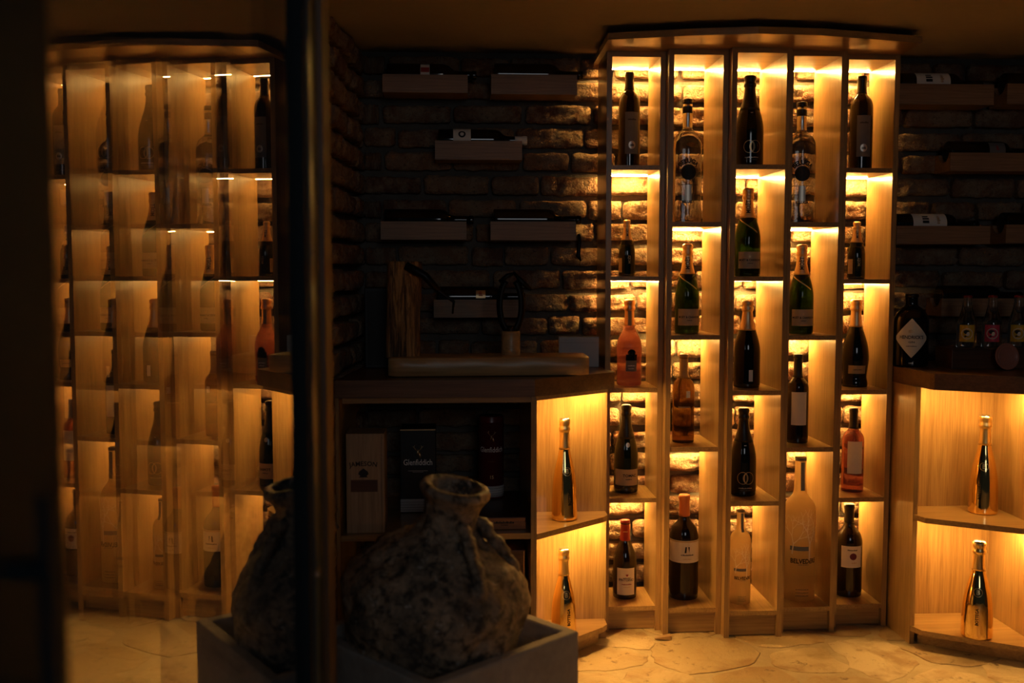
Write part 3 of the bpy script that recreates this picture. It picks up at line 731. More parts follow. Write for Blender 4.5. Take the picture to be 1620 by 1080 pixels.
# --- column 5
p, H = place(4, 2, 1355, 474); b = Bottle('sparkling_bottle', 'black sparkling bottle with pinched foot and gold band label', 'bulb', rpx(42.5, p[1]), H, 'bk_glass', p)
b.foil('champfoil', .69); l = b.label('paperg', .205*H, .064, .030, .2); b.bars('ink', .205*H, .030, .003, .25, l)
p, H = place(4, 3, 1351, 645); b = Bottle('rose_wine_bottle', 'rose wine bottle with black capsule and blank white label', 'bord', rpx(34.5, p[1]), H, 'rose', p)
b.collar('capsule', 'blackfoil', .755, 1.0); b.label('paper', .42*H, .055, .118, .22)
p, H = place(4, 4, 1344, 797, .12); b = Bottle('magnum_bottle', 'black red wine magnum with square label bearing a purple dot', 'magn', rpx(43.5, p[1]), H, 'winedark', p)
b.collar('capsule', 'blackfoil', .80, 1.0); l = b.label('paper', .45*H, .078, .079, .28); b.disc('purple', .455*H, .0125, .36, parent=l)
b.bars('ink', .525*H, .036, .0050, .32, l, n=8, seed=9); b.bars('goldink', .385*H, .018, .004, .42, l, n=4)

# --- gold bottles in the corner niches
def bottega(x, y, z, H, R, label, rz=None, ta=.45, ea=.28):
    b = Bottle('gold_bottle', label, 'gold', R, H, 'gold', (x, y, z), rz, group=None, seg=48)
    b.foil('goldfoil', .70, cap='silver')
    b.text('BOTTEGA', 'ink', .24*H, .0130, ta, .95, .02, True); b.text('B', 'goldfoil', .49*H, .022, ea, .8, .05, off=.0014)
    b.disc('goldfoil', .49*H, .014, ea, r0=.0125, off=.0012)
    return b
def niche(px, py_top, py_bot, zs, label, wpx, **kw):
    q = atz(px, py_bot, zs); R = wpx/2*q.y/FPX
    y = q.y+R*.9; bx = at(px, 600, y).x; H = at(px, py_top, y).z-zs
    bottega(at(px, (py_top+py_bot)/2, y).x, y, zs+.0005, H, R, label, **kw)
niche(893, 662, 825, .43, 'polished gold bottle on the upper niche shelf of the left cabinet', 42)
q = at(892, 868, 3.21); bottega(q.x, 3.21, .0525, q.z-.052, .0425, 'polished gold bottle on the bottom niche shelf behind the planter')
niche(1557, 657, 815, .43, 'polished gold bottle on the upper niche shelf of the right cabinet', 46, ta=-.25, ea=0.)
niche(1547, 856, 1013, .045, 'polished gold bottle on the bottom niche shelf of the right cabinet', 50, ta=.0, ea=.02)

# ------------------------------------------------------------------ wall holders with lying bottles
def holder(px0, px1, py0, py1, name_label, bottle_label, lab=None, wpx=None, neckw=False):
    yf = YW-.125
    a, b_ = at(px0, py0, yf), at(px1, py1, yf); z1, z0 = a.z, b_.z
    x0, x1 = a.x, b_.x; yc = yf+.052; r = .0385
    zc = z1+.008
    # block with a round groove along the top
    prof = [(yf, z0), (YW-.004, z0), (YW-.004, z1)]
    n = 12; aa = math.asin(max(-1, min(1, (zc-z1)/(r+.002))))
    for k in range(n+1):
        th = -aa - (PI-2*aa)*k/n; prof.append((yc+(r+.002)*math.cos(th), zc+(r+.002)*math.sin(th)))
    prof.append((yf, z1))
    m = len(prof); vs = [(x0, y, z) for y, z in prof]+[(x1, y, z) for y, z in prof]
    fs = [tuple(range(m)), tuple(range(m, 2*m))[::-1]]+[(i, i+m, (i+1) % m+m, (i+1) % m) for i in range(m)]
    base = ((x0+x1)/2, YW-.06, z0)
    tag(MB().face_add([(x-base[0], y-base[1], z-base[2]) for x, y, z in vs], fs).build('bottle_holder', 'holder'), name_label, 'bottle holder', 'wall bottle holders').location = base
    b = Bottle('wine_bottle', bottle_label, 'bord' if lab != 'burg' else 'burg', r, .315, 'bk_glass', (x0+.012, yc, zc), group='bottles lying in wall holders')
    b.t.rotation_euler = (0, PI/2, 0)
    return b
FR = PI/2   # label angle that faces the viewer for a bottle turned onto its side
HL = [(605, 740, 117, 147, 'top left wall block, nearest the ceiling corner', 'bottle with small white and red label lying by the ceiling corner'),
      (777, 913, 117, 150, 'top wall block next to the leftmost lit column', 'black bottle lying at the top next to the leftmost lit column'),
      (688, 826, 222, 253, 'wall block in second row, under a white labelled bottle', 'lying bottle with white square label and white neck capsule'),
      (602, 738, 350, 379, 'third row wall block above the rough log post', 'black bottle lying above the rough log post'),
      (776, 911, 350, 380, 'third row wall block beside the leftmost lit column', 'black bottle lying in the third row beside the leftmost lit column'),
      (686, 826, 474, 502, 'lowest left wall block behind the iron ham clamp', 'bottle with small gold red label lying behind the ham clamp'),
      (1424, 1572, 132, 166, 'top wall block next to the rightmost lit column', 'lying bottle with cream label at the top right of the shelves'),
      (1594, 1742, 132, 166, 'top wall block cut by the right picture edge', 'black bottle lying at the top, cut by the right picture edge'),
      (1504, 1650, 241, 271, 'second row wall block near the right picture edge', 'black bottle lying in the second row near the right edge'),
      (1419, 1566, 357, 386, 'third row wall block above the gin bottle', 'lying bottle with cream label above the gin bottle'),
      (1592, 1740, 355, 385, 'third row wall block cut by the right picture edge', 'black bottle lying in the third row, cut by the right edge'),
      (1490, 1636, 472, 500, 'lowest right wall block behind the tonic bottles', 'black bottle lying behind the tonic bottles')]
LY = []
for h in HL: LY.append(holder(*h))
def side_label(b, mat, z, w, h, a=FR):    # a: turned so the label shows on the room side
    return b.label(mat, z, w, h, a)
# local -y stays -y after the turn about y, so labels at angle 0 face the room; local x points down
l = LY[0].label('paperw', .135, .05, .032, -.35); LY[0].label('redink', .135, .018, .030, -.30, off=.0011, parent=l, name='red_band')
l = LY[2].label('paperw', .083, .075, .062, -.35); LY[2].collar('capsule', 'paperw', .86, 1.0)
LY[2].disc('ink', .083, .013, -.45, parent=l, r0=.007); LY[2].wrapmesh('stripe', 'ink', [(-.030, -.022), (-.024, -.030), (.030, .004), (.026, .014)], [(0, 1, 2, 3)], .083, .0012, l, -.35)
l = LY[5].label('goldink', .155, .030, .034, -.30); LY[5].bars('redink', .155, .018, .014, -.3, l, n=3)
for k in (6, 9):
    l = LY[k].label('paperw', .118, .07, .125, -.35); LY[k].bars('ink', .105, .030, .030, -.4, l, n=2); LY[k].bars('goldink', .150, .030, .012, -.4, l, n=4)
l = LY[8].label('greyp', .17, .05, .06, -.3); LY[8].bars('redink', .17, .020, .010, -.3, l, n=3)
# small iron hook on the wall beside the leftmost column
q = at(916, 392, YW-.02)
mb = MB(); mb.tube([(q.x, YW+.006, q.z+.046), (q.x, YW-.022, q.z+.046), (q.x, YW-.028, q.z+.02), (q.x-.004, YW-.026, q.z-.03), (q.x+.006, YW-.034, q.z-.048)], [.006, .006, .007, .009, .003], 8)
tag(mb.build('wall_hook', 'iron'), 'small black iron hook on the brick wall under a bottle neck', 'hook')

# ------------------------------------------------------------------ things on the left countertop
zc = ZC1
# ham stand
base = (.08, 3.2, zc)
t = thing('ham_stand', 'rustic ham stand of thick wood slab, log post and black iron clamp', 'ham stand', base)
xs0, xs1 = at(614, 575, 3.13).x, at(931, 575, 3.17).x
vs = []; fs = []; nx = 26; sec = 16
for i in range(nx+1):
    q = i/nx; x = xs0+(xs1-xs0)*q
    for k in range(sec):
        a = 2*PI*k/sec; c, s_ = math.cos(a), math.sin(a)
        sgn = lambda v: (1 if v >= 0 else -1)
        y = .085*sgn(c)*abs(c)**.16; z = .031*sgn(s_)*abs(s_)**.16
        e = .93 if i in (0, nx) else 1
        if s_ > -.3: y += .006*noise.noise(Vector((x*9, k*.7, 1))); z += .003*noise.noise(Vector((x*12, k, 4)))
        vs.append((x, 3.215+y*e+.02*q, zc+.032+max(z*e, -.031)))
for i in range(nx):
    for k in range(sec): fs.append((i*sec+k, (i+1)*sec+k, (i+1)*sec+(k+1) % sec, i*sec+(k+1) % sec))
fs += [tuple(range(sec)), tuple(range(nx*sec, (nx+1)*sec))[::-1]]
MB().face_add(vs, fs, 0, True).build('base_slab', 'slab', t, base)
ztop = zc+.0605; pz = at(640, 412, 3.2).z; xa, xb = at(609, 500, 3.2).x, at(664, 500, 3.2).x
vs = []; fs = []; nz, sec = 24, 18; cx, hw = (xa+xb)/2, (xb-xa)/2
for j in range(nz+1):
    z = ztop-.003+(pz-ztop)*j/nz
    for k in range(sec):
        a = 2*PI*k/sec; r = 1+.10*noise.noise(Vector((math.cos(a)*1.8, math.sin(a)*1.8, z*7)))+.05*noise.noise(Vector((math.cos(a)*6, math.sin(a)*6, z*22)))
        lean = .006*(j/nz)
        vs.append((cx+lean+hw*r*math.cos(a), 3.215+hw*.85*r*math.sin(a), z))
for j in range(nz):
    for k in range(sec): fs.append((j*sec+k, j*sec+(k+1) % sec, (j+1)*sec+(k+1) % sec, (j+1)*sec+k))
fs.append(tuple(range(nz*sec, (nz+1)*sec)))
post = MB().face_add(vs, fs, 0, True).build('log_post', 'log', t, base)
pA = at(642, 420, 3.16); pB = at(672, 436, 3.15); pC = at(694, 460, 3.15); pD = at(718, 477, 3.15); pE = at(716, 496, 3.15)
MB().tube([pA, pA.lerp(pB, .5), pB, pC], [.013, .014, .013, .010], 10).tube([pB.lerp(pC, .6), pC, pD, pE], [.006, .006, .005, .003], 8).build('spike_arm', 'iron', t, base)
q0, q1 = at(793, 552, 3.22), at(823, 552, 3.22); bc = at(808, 540, 3.22); rb = (q1.x-q0.x)/2
MB().lathe([(0, 0), (rb, 0), (rb, 0), (rb*1.02, .03), (rb, at(808, 524, 3.22).z-ztop), (rb*.9, at(808, 523, 3.22).z-ztop+.002), (0, at(808, 523, 3.22).z-ztop+.002)], 24, 0, (bc.x, 3.22, ztop-.003)).build('clamp_block', 'slab', t, base)
# iron horseshoe clamp
cz0 = at(808, 525, 3.22).z; cz1 = at(808, 440, 3.22).z; hw = (at(830, 480, 3.22).x-at(787, 480, 3.22).x)/2-.008
pts = [(bc.x+hw*math.sin(a), 3.22, (cz0+cz1)/2 - (cz1-cz0)/2*math.cos(a)) for a in [-.86*PI+1.72*PI*k/28 for k in range(29)]]
cl = MB().tube(pts, .0125, 10, flat=.75).build('clamp_ring', 'iron', t, base)
MB().tube([at(790, 446, 3.22), at(803, 436, 3.22), at(814, 432, 3.22)], [.006, .008, .004], 8).tube([at(812, 430, 3.22), at(826, 446, 3.22), at(840, 458, 3.22)], [.004, .010, .006], 8).build('clamp_screw', 'iron', t, base)
MB().tube([(bc.x, 3.22, cz0-.006), (bc.x, 3.22, cz0+.02)], .018, 12).build('clamp_foot', 'iron', t, base)
# dark speaker like box and pale card box
a = at(570, 580, 3.44); b_ = at(607, 455, 3.44)
o = thing('black_box', 'tall black box in the corner behind the log post', 'box', (-.27, 3.49, zc))
MB().bbox(-.045, .045, -.05, .05, .0006, b_.z-zc, .003).build('casing', 'black', o)
MB().box(-.036, .036, -.0515, -.050, .012, b_.z-zc-.012).build('front_panel', 'iron', o)
x0, x1 = at(885, 560, 3.44).x, at(948, 560, 3.44).x; zt = at(915, 533, 3.44).z
o = thing('card_box', 'small pale grey card box leaning by the leftmost column', 'box', ((x0+x1)/2, 3.46, zc), -.06)
hw = (x1-x0)/2
MB().bbox(-hw, hw, -.012, .022, .0006, zt-zc, .0015).build('carton', 'card', o)
MB().box(-hw+.001, hw-.001, -.0128, -.0122, (zt-zc)*.80, (zt-zc)*.805).build('lid_seam', 'greyp', o)

# ------------------------------------------------------------------ whisky boxes inside the left cabinet
zs = .43
def flat_text(txt, mat, parent, x, y, z, size, sq=1., fat=0., name='lettering', arc=0.):
    vs, fs = text2d(txt, size, sq, fat)
    if arc: vs = [((arc+v)*math.sin(u/arc), (arc+v)*math.cos(u/arc)-arc) for u, v in vs]
    return MB().face_add([(x+u, y, z+v) for u, v in vs], fs).build(name, mat, parent)
yj = 3.10; x0, x1 = -.346, at(608, 700, yj).x; hj = at(570, 686, yj).z-zs; wj = (x1-x0)/2
t = thing('whisky_gift_box', 'light wooden gift box with dark band at the left end of the cabinet', 'box', ((x0+x1)/2, yj+.06, zs))
bx = MB().bbox(-wj, wj, -.06, .06, .0005, hj, .002).build('casing', 'jameson', t)
MB().box(wj-.010, wj-.009, -.0606, -.0600, .004, hj-.004).build('lid_groove', 'ink', t)
flat_text('JAMESON', 'ink', t, -.006, -.0608, hj*.70, .0205, 1.0, .02, arc=.25)
vs = [(0, .022), (.006, .016), (.013, .010), (.016, .0), (.010, -.008), (.014, -.014), (-.014, -.014), (-.010, -.008), (-.016, 0), (-.013, .010), (-.006, .016)]
MB().face_add([(u-.006, -.0608, hj*.60+v*.8) for u, v in vs], [tuple(range(len(vs)))[::-1]]).build('crest', 'ink', t)
MB().box(-wj+.014, wj-.022, -.0609, -.0600, hj*.42, hj*.54).build('dark_band', 'tray', t)
yg = 3.36; x0, x1 = at(633, 700, yg).x, at(689, 700, yg).x; hg = at(660, 678, yg).z-zs; wg = (x1-x0)/2
t = thing('whisky_gift_box', 'black gift box with gold top edge, stag emblem and pale foot band', 'box', ((x0+x1)/2, yg+.06, zs))
MB().bbox(-wg, wg, -.06, .06, .0005, hg, .0015).build('casing', 'bluebox', t)
MB().box(-wg, wg, -.0607, .0607, hg-.006, hg-.002).build('gold_edge', 'goldink', t)
bb = MB().box(-wg, wg, -.0607, .0607, .004, .048).build('foot_band', 'card', t)
for k in range(4): MB().box(-wg, wg, -.0611, -.0606, .010+.009*k, .0112+.009*k).build('print_line', 'greyp', bb)
flat_text('Glenfiddich', 'whiteink', t, 0, -.0608, hg*.60, .0285, .76, .008)
MB().box(-.034, .034, -.0609, -.0604, hg*.50, hg*.504).box(-.018, .018, -.0609, -.0604, hg*.487, hg*.490).build('fine_print', 'card', t)
def stag(parent, x, y, z, k, mat):
    mb = MB()
    for s in (-1, 1):
        mb.tube([(x+s*.002*k, y, z), (x+s*.008*k, y, z+.006*k), (x+s*.012*k, y, z+.013*k), (x+s*.008*k, y, z+.019*k)], [.0012*k]*3+[.0005*k], 6)
        mb.tube([(x+s*.011*k, y, z+.010*k), (x+s*.017*k, y, z+.015*k)], [.0009*k, .0004*k], 6)
    mb.tube([(x, y, z+.004*k), (x-.001*k, y, z-.006*k), (x-.004*k, y, z-.012*k)], [.004*k, .0035*k, .0015*k], 8)
    mb.tube([(x+.002*k, y, z-.002*k), (x+.006*k, y, z-.012*k), (x+.007*k, y, z-.020*k)], [.0035*k, .005*k, .004*k], 8)
    return mb.build('stag_emblem', mat, parent)
stag(t, 0, -.0606, hg*.735, 1.15, 'champfoil')
# chest and tube
yc0 = 3.12; x0, x1 = at(742, 830, yc0).x, at(832, 830, yc0).x; hc = at(790, 818, yc0).z-zs; wc = (x1-x0)/2
t = thing('wooden_chest', 'flat reddish wooden chest with brass clasp under the red tube', 'chest', ((x0+x1)/2, yc0, zs), 0)
MB().bbox(-wc, wc, .0, .38, .0005, hc*.62, .002).build('chest_body', 'cigarwood', t)
MB().bbox(-wc, wc, .0, .38, hc*.63, hc, .002).build('lid', 'chesttop', t)
cf = MB().box(-wc+.002, wc-.002, -.0006, .0002, hc*.63+.0004, hc-.003).build('lid_front', 'cigarwood', t)
mb = MB(); rr = random.Random(4); xx = -.010
while xx < .052:
    l_ = rr.uniform(.003, .006); mb.box(xx, xx+l_, -.0009, -.0003, hc*.50, hc*.50+rr.choice((.005, .007))); xx += l_+.0014
tag(mb.build('faded_stamp', 'ink', t), kind='stuff')
MB().box(.010, .034, -.0008, -.0002, hc*.36, hc*.40).build('fine_print', 'ink', t)
cs = MB().bbox(-wc+.026, -wc+.036, -.006, -.0004, hc*.45, hc*.88, .0015).build('clasp', 'goldfoil', t)
MB().tube([(-wc+.031, -.009, hc*.62), (-wc+.040, -.011, hc*.70), (-wc+.036, -.011, hc*.80)], .003, 8).build('clasp_hook', 'goldfoil', cs)
ytb = 3.42; rt = (at(797, 720, ytb).x-at(757, 720, ytb).x)/2; ct = at(777, 720, ytb); zt = zs+hc; ht = at(777, 657, ytb).z-zt
t = thing('whisky_tube', 'dark red round tube with pale foot band standing on the wooden chest', 'tube', (ct.x, ytb, zt))
MB().lathe([(0, .0005), (rt, .0005), (rt, .0005), (rt, ht*.93), (rt, ht*.93), (rt*.985, ht*.935), (rt*.985, ht), (rt*.97, ht+.001), (0, ht+.001)], 40).build('tube_body', 'maroon', t)
bb = MB().lathe([(rt, .006), (rt+.0006, .006), (rt+.0006, .044), (rt, .044)], 40, smooth=True).build('foot_band', 'card', t)
for k in range(4): MB().lathe([(rt+.0006, .011+.008*k), (rt+.0010, .0115+.008*k), (rt+.0006, .0122+.008*k)], 40).build('print_line', 'greyp', bb)
def tubewrap(vs, fs, z, name, mat, off=.0008):
    return MB().face_add([((rt+off)*math.sin(u/rt), -(rt+off)*math.cos(u/rt), z+v) for u, v in vs], fs, 0, True).build(name, mat, t)
vs, fs = text2d('Glenfiddich', .026, .74, .008); tubewrap(vs, fs, ht*.60, 'lettering', 'whiteink')
vs, fs = text2d('15', .017, .9, .02); tubewrap(vs, fs, ht*.265, 'lettering', 'goldink')
vs, fs = text2d('_______', .008, .9, .0); tubewrap(vs, fs, ht*.47, 'fine_print', 'goldink')
stag(t, 0, -(rt+.001), ht*.77, 1.0, 'copperfoil')
# box in the lower compartment
x0, x1 = at(770, 900, 3.2).x, at(831, 900, 3.2).x
t = thing('gift_box', 'dark gift box with copper edge on the bottom shelf of the left cabinet', 'box', ((x0+x1)/2, 3.26, .055))
hb = at(820, 870, 3.2).z-.055
MB().bbox((x0-x1)/2, (x1-x0)/2, -.06, .06, .0005, hb, .002).build('casing', 'tray', t)
MB().box((x1-x0)/2-.006, (x1-x0)/2-.003, -.0606, -.0600, .01, hb-.004).build('edge_line', 'copperfoil', t)

# ------------------------------------------------------------------ things on the right countertop
yh = 3.42; q = at(1441, 465, yh)
b = Bottle('gin_bottle', 'squat black apothecary gin bottle with cream diamond label', 'gin', rpx(54, yh), q.z-ZC1, 'bk_glass', (q.x+.004, yh, ZC1+.0005))
H = b.H; rc = .40*b.R
MB().lathe([(rc*.9, .955*H), (rc, .958*H), (rc, .995*H), (rc*.92, H), (0, H)], 28).build('stopper', 'blackfoil', b.t)
a0 = .05; wd, hd = .125, .135
def diam(u, v, w, h): return (u*(1-abs(v)/(h/2)*.98), v)
l = b.label('paper', .40*H, wd, hd, a0, shape=diam)
b.text("HENDRICK'S", 'ink', .41*H, .0165, a0, .88, .02, parent=l); b.text('GIN', 'ink', .345*H, .009, a0, 1.3, .02, parent=l)
b.bars('ink', .29*H, .036, .003, a0, l); b.bars('goldink', .50*H, .020, .014, a0, l, n=3); b.bars('silverink', .06*H, .016, .006, a0, n=3)
# tray
xt0 = at(1506, 565, 3.30).x
zt = at(1560, 551, 3.30).z
t = thing('bottle_tray', 'dark wooden tray box under the tonic bottles', 'tray', (xt0+.22, 3.36, ZC1))
MB().bbox(-.22, .22, -.06, .06, .0005, zt-ZC1-.004, .002).build('tray_body', 'tray', t)
MB().bbox(-.226, .226, -.066, .066, zt-ZC1-.0035, zt-ZC1, .0012).build('tray_lid', 'tray', t)
def tonic(px, lm, cm, label):
    y = 3.335; q = at(px, 467, y); H = q.z-zt
    b = Bottle('tonic_bottle', label, 'tonic', rpx(30, y), H, 'clear', (q.x, y, zt+.0004), group='tonic bottles on the tray')
    rc = .47*b.R
    MB().lathe([(rc*1.02, .955*H), (rc*1.06, .96*H), (rc, .985*H), (rc*.8, H), (0, H)], 20).build('crown_cap', cm, b.t)
    l = b.label(lm, .28*H, .050, .058, .05)
    b.disc('paper', .275*H, .0185, .06, parent=l, r0=.0160, off=.0010)
    b.poly('ink', [(-.011, .004), (-.009, .010), (-.002, .0125), (.005, .010), (.008, .005), (.004, .006), (0, .004), (-.002, -.001), (-.006, -.002)], .28*H, .06, parent=l, name='head_emblem', off=.0012)
    b.poly('paper', [(0, .004), (.004, .006), (.007, .003), (.008, -.002), (.006, -.007), (.001, -.009), (-.003, -.006), (-.002, -.001)], .28*H, .06, parent=l, name='face_emblem', off=.0011)
    b.poly('ink', [(-.007, -.006), (-.003, -.008), (.002, -.010), (.007, -.012), (-.009, -.013)], .28*H, .06, parent=l, name='collar_emblem', off=.0012)
tonic(1531, 'yellow', 'redfoil', 'clear tonic bottle with yellow round label, nearest the gin bottle')
tonic(1571, 'pinklab', 'redfoil', 'clear tonic bottle with pink round label')
tonic(1612, 'yellow', 'redfoil', 'clear tonic bottle with yellow round label, at the picture edge')
# pink round glass dish leaning on the tray
q = at(1589, 562, 3.27); rd = 22*3.27/FPX
t = thing('glass_dish', 'round pink pressed glass dish leaning against the tray', 'dish', (q.x, 3.268, ZC1+rd*.985))
t.rotation_euler = (math.radians(82), 0, math.radians(8))
MB().lathe([(0, 0), (rd*.55, 0), (rd*.62, .004), (rd*.9, .006), (rd*.97, .010), (rd, .013), (rd*.96, .015), (rd*.86, .011), (rd*.60, .009), (rd*.5, .007), (0, .0065)], 36).build('dish_body', 'pinkglass', t)
MB().lathe([(rd*.64, .010), (rd*.68, .013), (rd*.72, .0105)], 36).build('rim_ring', 'pinkglass', t)

# ------------------------------------------------------------------ planter and amphora
RZ = math.radians(41); S = .250
Rc = Vector((.312, 2.485)); dF = Vector((math.cos(math.radians(221)), math.sin(math.radians(221)))); dB = Vector((math.cos(math.radians(131)), math.sin(math.radians(131))))
pc = Rc+(dF+dB)*S; PZ = .33
t = thing('stone_planter', 'square grey concrete planter with a stepped rim, holding the old jar', 'planter', (pc.x, pc.y, FLOOR), RZ)
h = PZ-FLOOR; wl_ = .034
def ring_box(mb, o, i, z0, z1):
    a = [(-o, -o), (o, -o), (o, o), (-o, o)]; b = [(-i, -i), (i, -i), (i, i), (-i, i)]
    vs = [(x, y, z0) for x, y in a]+[(x, y, z1) for x, y in a]+[(x, y, z0) for x, y in b]+[(x, y, z1) for x, y in b]
    fs = []
    for k in range(4):
        j = (k+1) % 4; fs += [(k, j, 4+j, 4+k), (4+k, 4+j, 12+j, 12+k), (8+j, 8+k, 12+k, 12+j), (j, k, 8+k, 8+j)]
    return mb.face_add(vs, fs)
def rim_blocks(o, i, z0, z1):
    mb = MB(); return ring_box(mb, o, i, z0, z1)
pl = rim_blocks(S, S-wl_, .004, h).build('planter_wall', 'concrete', t)
bv = pl.modifiers.new('bevel', 'BEVEL'); bv.width = .006; bv.segments = 3; bv.limit_method = 'ANGLE'
rim_blocks(S-wl_-.0005, S-wl_-.018, .214, h-.045).build('inner_ledge', 'concrete', t)
MB().box(-S+wl_+.001, S-wl_-.001, -S+wl_+.001, S-wl_-.001, .006, .213).build('planter_bottom', 'concrete', t)
# amphora
AC = Vector((pc.x-.056, pc.y, 0)); AR = .222
prof = [(0, .0), (.06, .002), (.12, .03), (.175, .085), (.207, .145), (.222, .205), (.220, .262), (.200, .315), (.165, .355), (.125, .385), (.092, .408), (.073, .432), (.066, .458), (.066, .488), (.076, .510), (.083, .522), (.083, .530), (.074, .540), (.060, .537), (.052, .520), (.050, .48), (.050, .44), (0, .42)]
pr = spline(prof, 5); seg = 110; vs = []; fs = []
def rough(v, r):
    n1 = noise.noise(v*9); n2 = noise.noise(v*24+Vector((5, 0, 0))); n3 = noise.noise(v*60)
    d = .009*n1 + .0075*n2 + .0036*n3
    pit = max(0, noise.noise(v*15+Vector((0, 9, 0)))-.28)
    return d-.036*pit
rings_ = []
for r, z in pr:
    if r < 1e-5: rings_.append([len(vs)]); vs.append((0, 0, z)); continue
    rings_.append(list(range(len(vs), len(vs)+seg)))
    for i in range(seg):
        a = 2*PI*i/seg; v = Vector((r*math.cos(a), r*math.sin(a), z))
        k = .45 if z > .44 else 1.0
        d = rough(v, r)*k; vs.append(((r+d)*math.cos(a)*1.06, (r+d)*math.sin(a), z+d*.25))
for a, b_ in zip(rings_, rings_[1:]):
    for i in range(seg):
        j = (i+1) % seg
        if len(a) == 1: fs.append((a[0], b_[j], b_[i]))
        elif len(b_) == 1: fs.append((a[i], a[j], b_[0]))
        else: fs.append((a[i], a[j], b_[j], b_[i]))
t = thing('clay_amphora', 'big crusted round clay amphora with a short open neck', 'amphora', (AC.x, AC.y, .195))
t.rotation_euler = (math.radians(7), math.radians(10), 0)
MB().face_add(vs, fs, 0, True).build('jar_body', 'amphora', t)
def handle(az, name='handle'):
    dx, dy = math.cos(az), math.sin(az); P = [(.060, .452), (.083, .446), (.104, .424), (.128, .400), (.152, .375), (.176, .345), (.190, .318)]
    P2 = spline(P, 4); mb = MB()
    pts = [(r*dx, r*dy, z) for r, z in P2]
    rad = [.021+.006*noise.noise(Vector((i*.9, az, 0))) for i in range(len(pts))]; rad[-1] *= .8
    mb.tube(pts, rad, 12, flat=.8)
    mb.v = [tuple(Vector(p)+Vector((1, 1, 1))*.004*noise.noise(Vector(p)*45)) for p in mb.v]
    return mb.build(name, 'amphora', t)
handle(math.radians(-58)); handle(math.radians(8))

# ------------------------------------------------------------------ open glass door
TH, CC = math.radians(8.0), -.545
nv = Vector((math.cos(TH), -math.sin(TH))); tv = Vector((math.sin(TH), math.cos(TH)))
def dl(y):     # distance along the leaf of the point whose world depth is y
    return (y-nv.y*CC)/tv.y
O = nv*CC
t = thing('glass_door', 'open double glazed door with dark metal frame, mirroring the lit shelves', 'door', (O.x, O.y, FLOOR), 0)
def leaf_box(s0, s1, n0, n1, z0, z1, mb=None):
    mb = mb or MB(); pts = [tv*s+nv*n for s, n in ((s0, n0), (s0, n1), (s1, n1), (s1, n0))]
    return mb.prism([(p.x, p.y) for p in pts], z0-FLOOR, z1-FLOOR)
s_far0, s_far1, s_near0, s_near1 = dl(1.850), dl(1.935), dl(.83), dl(1.010)
ZT = 2.00
leaf_box(s_far0, s_far1, -.058, .015, FLOOR+.01, ZT).build('stile', 'frame', t)
leaf_box(s_near0, s_near1, -.058, .015, FLOOR+.01, ZT).build('stile', 'frame', t)
leaf_box(s_near1, s_far0, -.058, .015, ZT-.09, ZT).build('rail', 'frame', t)
leaf_box(s_near1, s_far0, -.058, .015, FLOOR+.01, FLOOR+.12).build('rail', 'frame', t)
leaf_box(s_far0+.018, s_far0+.040, .0152, .020, FLOOR+.02, ZT-.01).build('gasket', 'gasket', t)
for z in (at(488, 400, 1.88).z, at(488, 908, 1.88).z):
    c = tv*(s_far0+.03)+nv*.0205; mb = MB(); n = 14
    for k, (rr, hh) in enumerate(((.0035, 0), (.0032, .0018), (0.0005, .0026))): 
        mb.v += [tuple(Vector((c.x, c.y, z-FLOOR))+Vector((nv.x, nv.y, 0))*hh+Vector((tv.x, tv.y, 0))*rr*math.cos(2*PI*i/n)+Vector((0, 0, rr*math.sin(2*PI*i/n)))) for i in range(n)]
    for k in range(2):
        for i in range(n): j = (i+1) % n; mb.f.append((k*n+i, k*n+j, (k+1)*n+j, (k+1)*n+i)); mb.mi.append(0); mb.sm.append(True)
    mb.f.append(tuple(range(2*n, 3*n))); mb.mi.append(0); mb.sm.append(True)
    mb.build('screw', 'screw', t)
hb = tv*(s_near0+.09)
for z in (.98, .86):
    leaf_box(s_near0+.075, s_near0+.105, .0152, .045, z-.008, z+.008).build('handle_post', 'frame', t)
leaf_box(s_near0+.080, s_near0+.100, .0452, .058, .70, 1.05).build('handle_bar', 'frame', t)
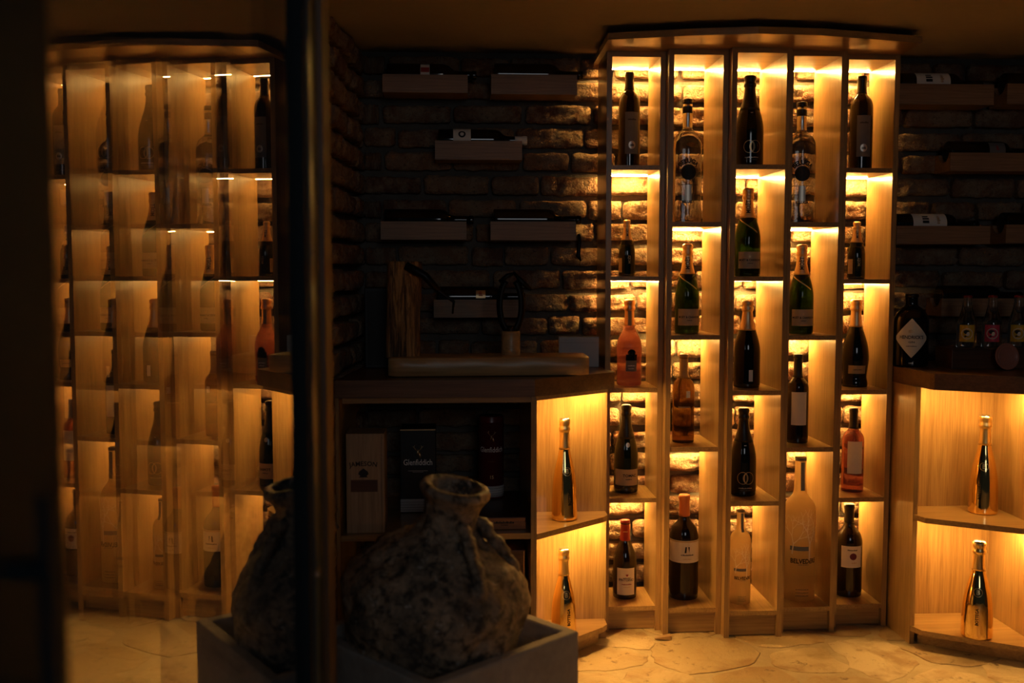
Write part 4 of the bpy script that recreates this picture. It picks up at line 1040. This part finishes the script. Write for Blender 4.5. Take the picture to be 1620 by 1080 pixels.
def pane(n0, wedge, amp, ph):
    """thin slab; its room side is very slightly bowed and rippled like real sealed glazing"""
    z0, z1 = FLOOR+.12, ZT-.09; s0, s1 = s_near1-.004, s_far0+.004; nx, nz = 70, 110; vs = []; fs = []; mi = []
    for j in range(nz+1):
        for i in range(nx+1):
            s = s0+(s1-s0)*i/nx; z = z0+(z1-z0)*j/nz; q = (s1-s)
            e = min(1, max(0, (q-.12)/.35))
            rip = amp*e*(math.sin(55*s+7*z+ph)+.7*math.sin(34*s-17*z+ph*2)+.5*math.sin(21*s+29*z+1.3*ph))
            n = n0-wedge*q+rip
            p = tv*s+nv*n; vs.append((p.x, p.y, z-FLOOR))
    W = nx+1
    for j in range(nz):
        for i in range(nx): fs.append((j*W+i, j*W+i+1, (j+1)*W+i+1, (j+1)*W+i))
    mb = MB(); mb.face_add(vs, fs, 0, True)
    # back of the slab
    bk = [tv*s+nv*(n0-wedge*(s1-s)-.004) for s in (s0, s1)]
    mb.face_add([(bk[0].x, bk[0].y, z0-FLOOR), (bk[1].x, bk[1].y, z0-FLOOR), (bk[1].x, bk[1].y, z1-FLOOR), (bk[0].x, bk[0].y, z1-FLOOR)], [(3, 2, 1, 0)], 1)
    return mb.build('glass_pane', ['doorglass', 'clearback'], t)
pane(0.0, 0.0, .000006, .4)
pane(-.032, -.020, .000012, 2.1)
tag(MB().box(-.282, -.262, 2.012, 2.122, FLOOR, 2.1).build('trim_1', 'jamb'), 'brown wooden jamb at the hinge side of the glass door', None, None, 'structure')

# small wooden wedge lying on the paving
q = atz(1036, 1012, FLOOR); r_ = atz(1060, 1010, FLOOR)
mb = MB(); L_ = r_.x-q.x
mb.face_add([(0, 0, 0), (L_, -.012, 0), (L_, .016, 0), (0, .010, 0), (0, 0, .002), (L_, -.012, .014), (L_, .016, .014), (0, .010, .002)], [(3, 2, 1, 0), (4, 5, 6, 7), (0, 1, 5, 4), (1, 2, 6, 5), (2, 3, 7, 6), (3, 0, 4, 7)])
o = mb.build('wood_wedge', 'oak_h'); o.location = (q.x, q.y, FLOOR+.003); tag(o, 'small wooden wedge lying on the paving before the shelves', 'wedge')
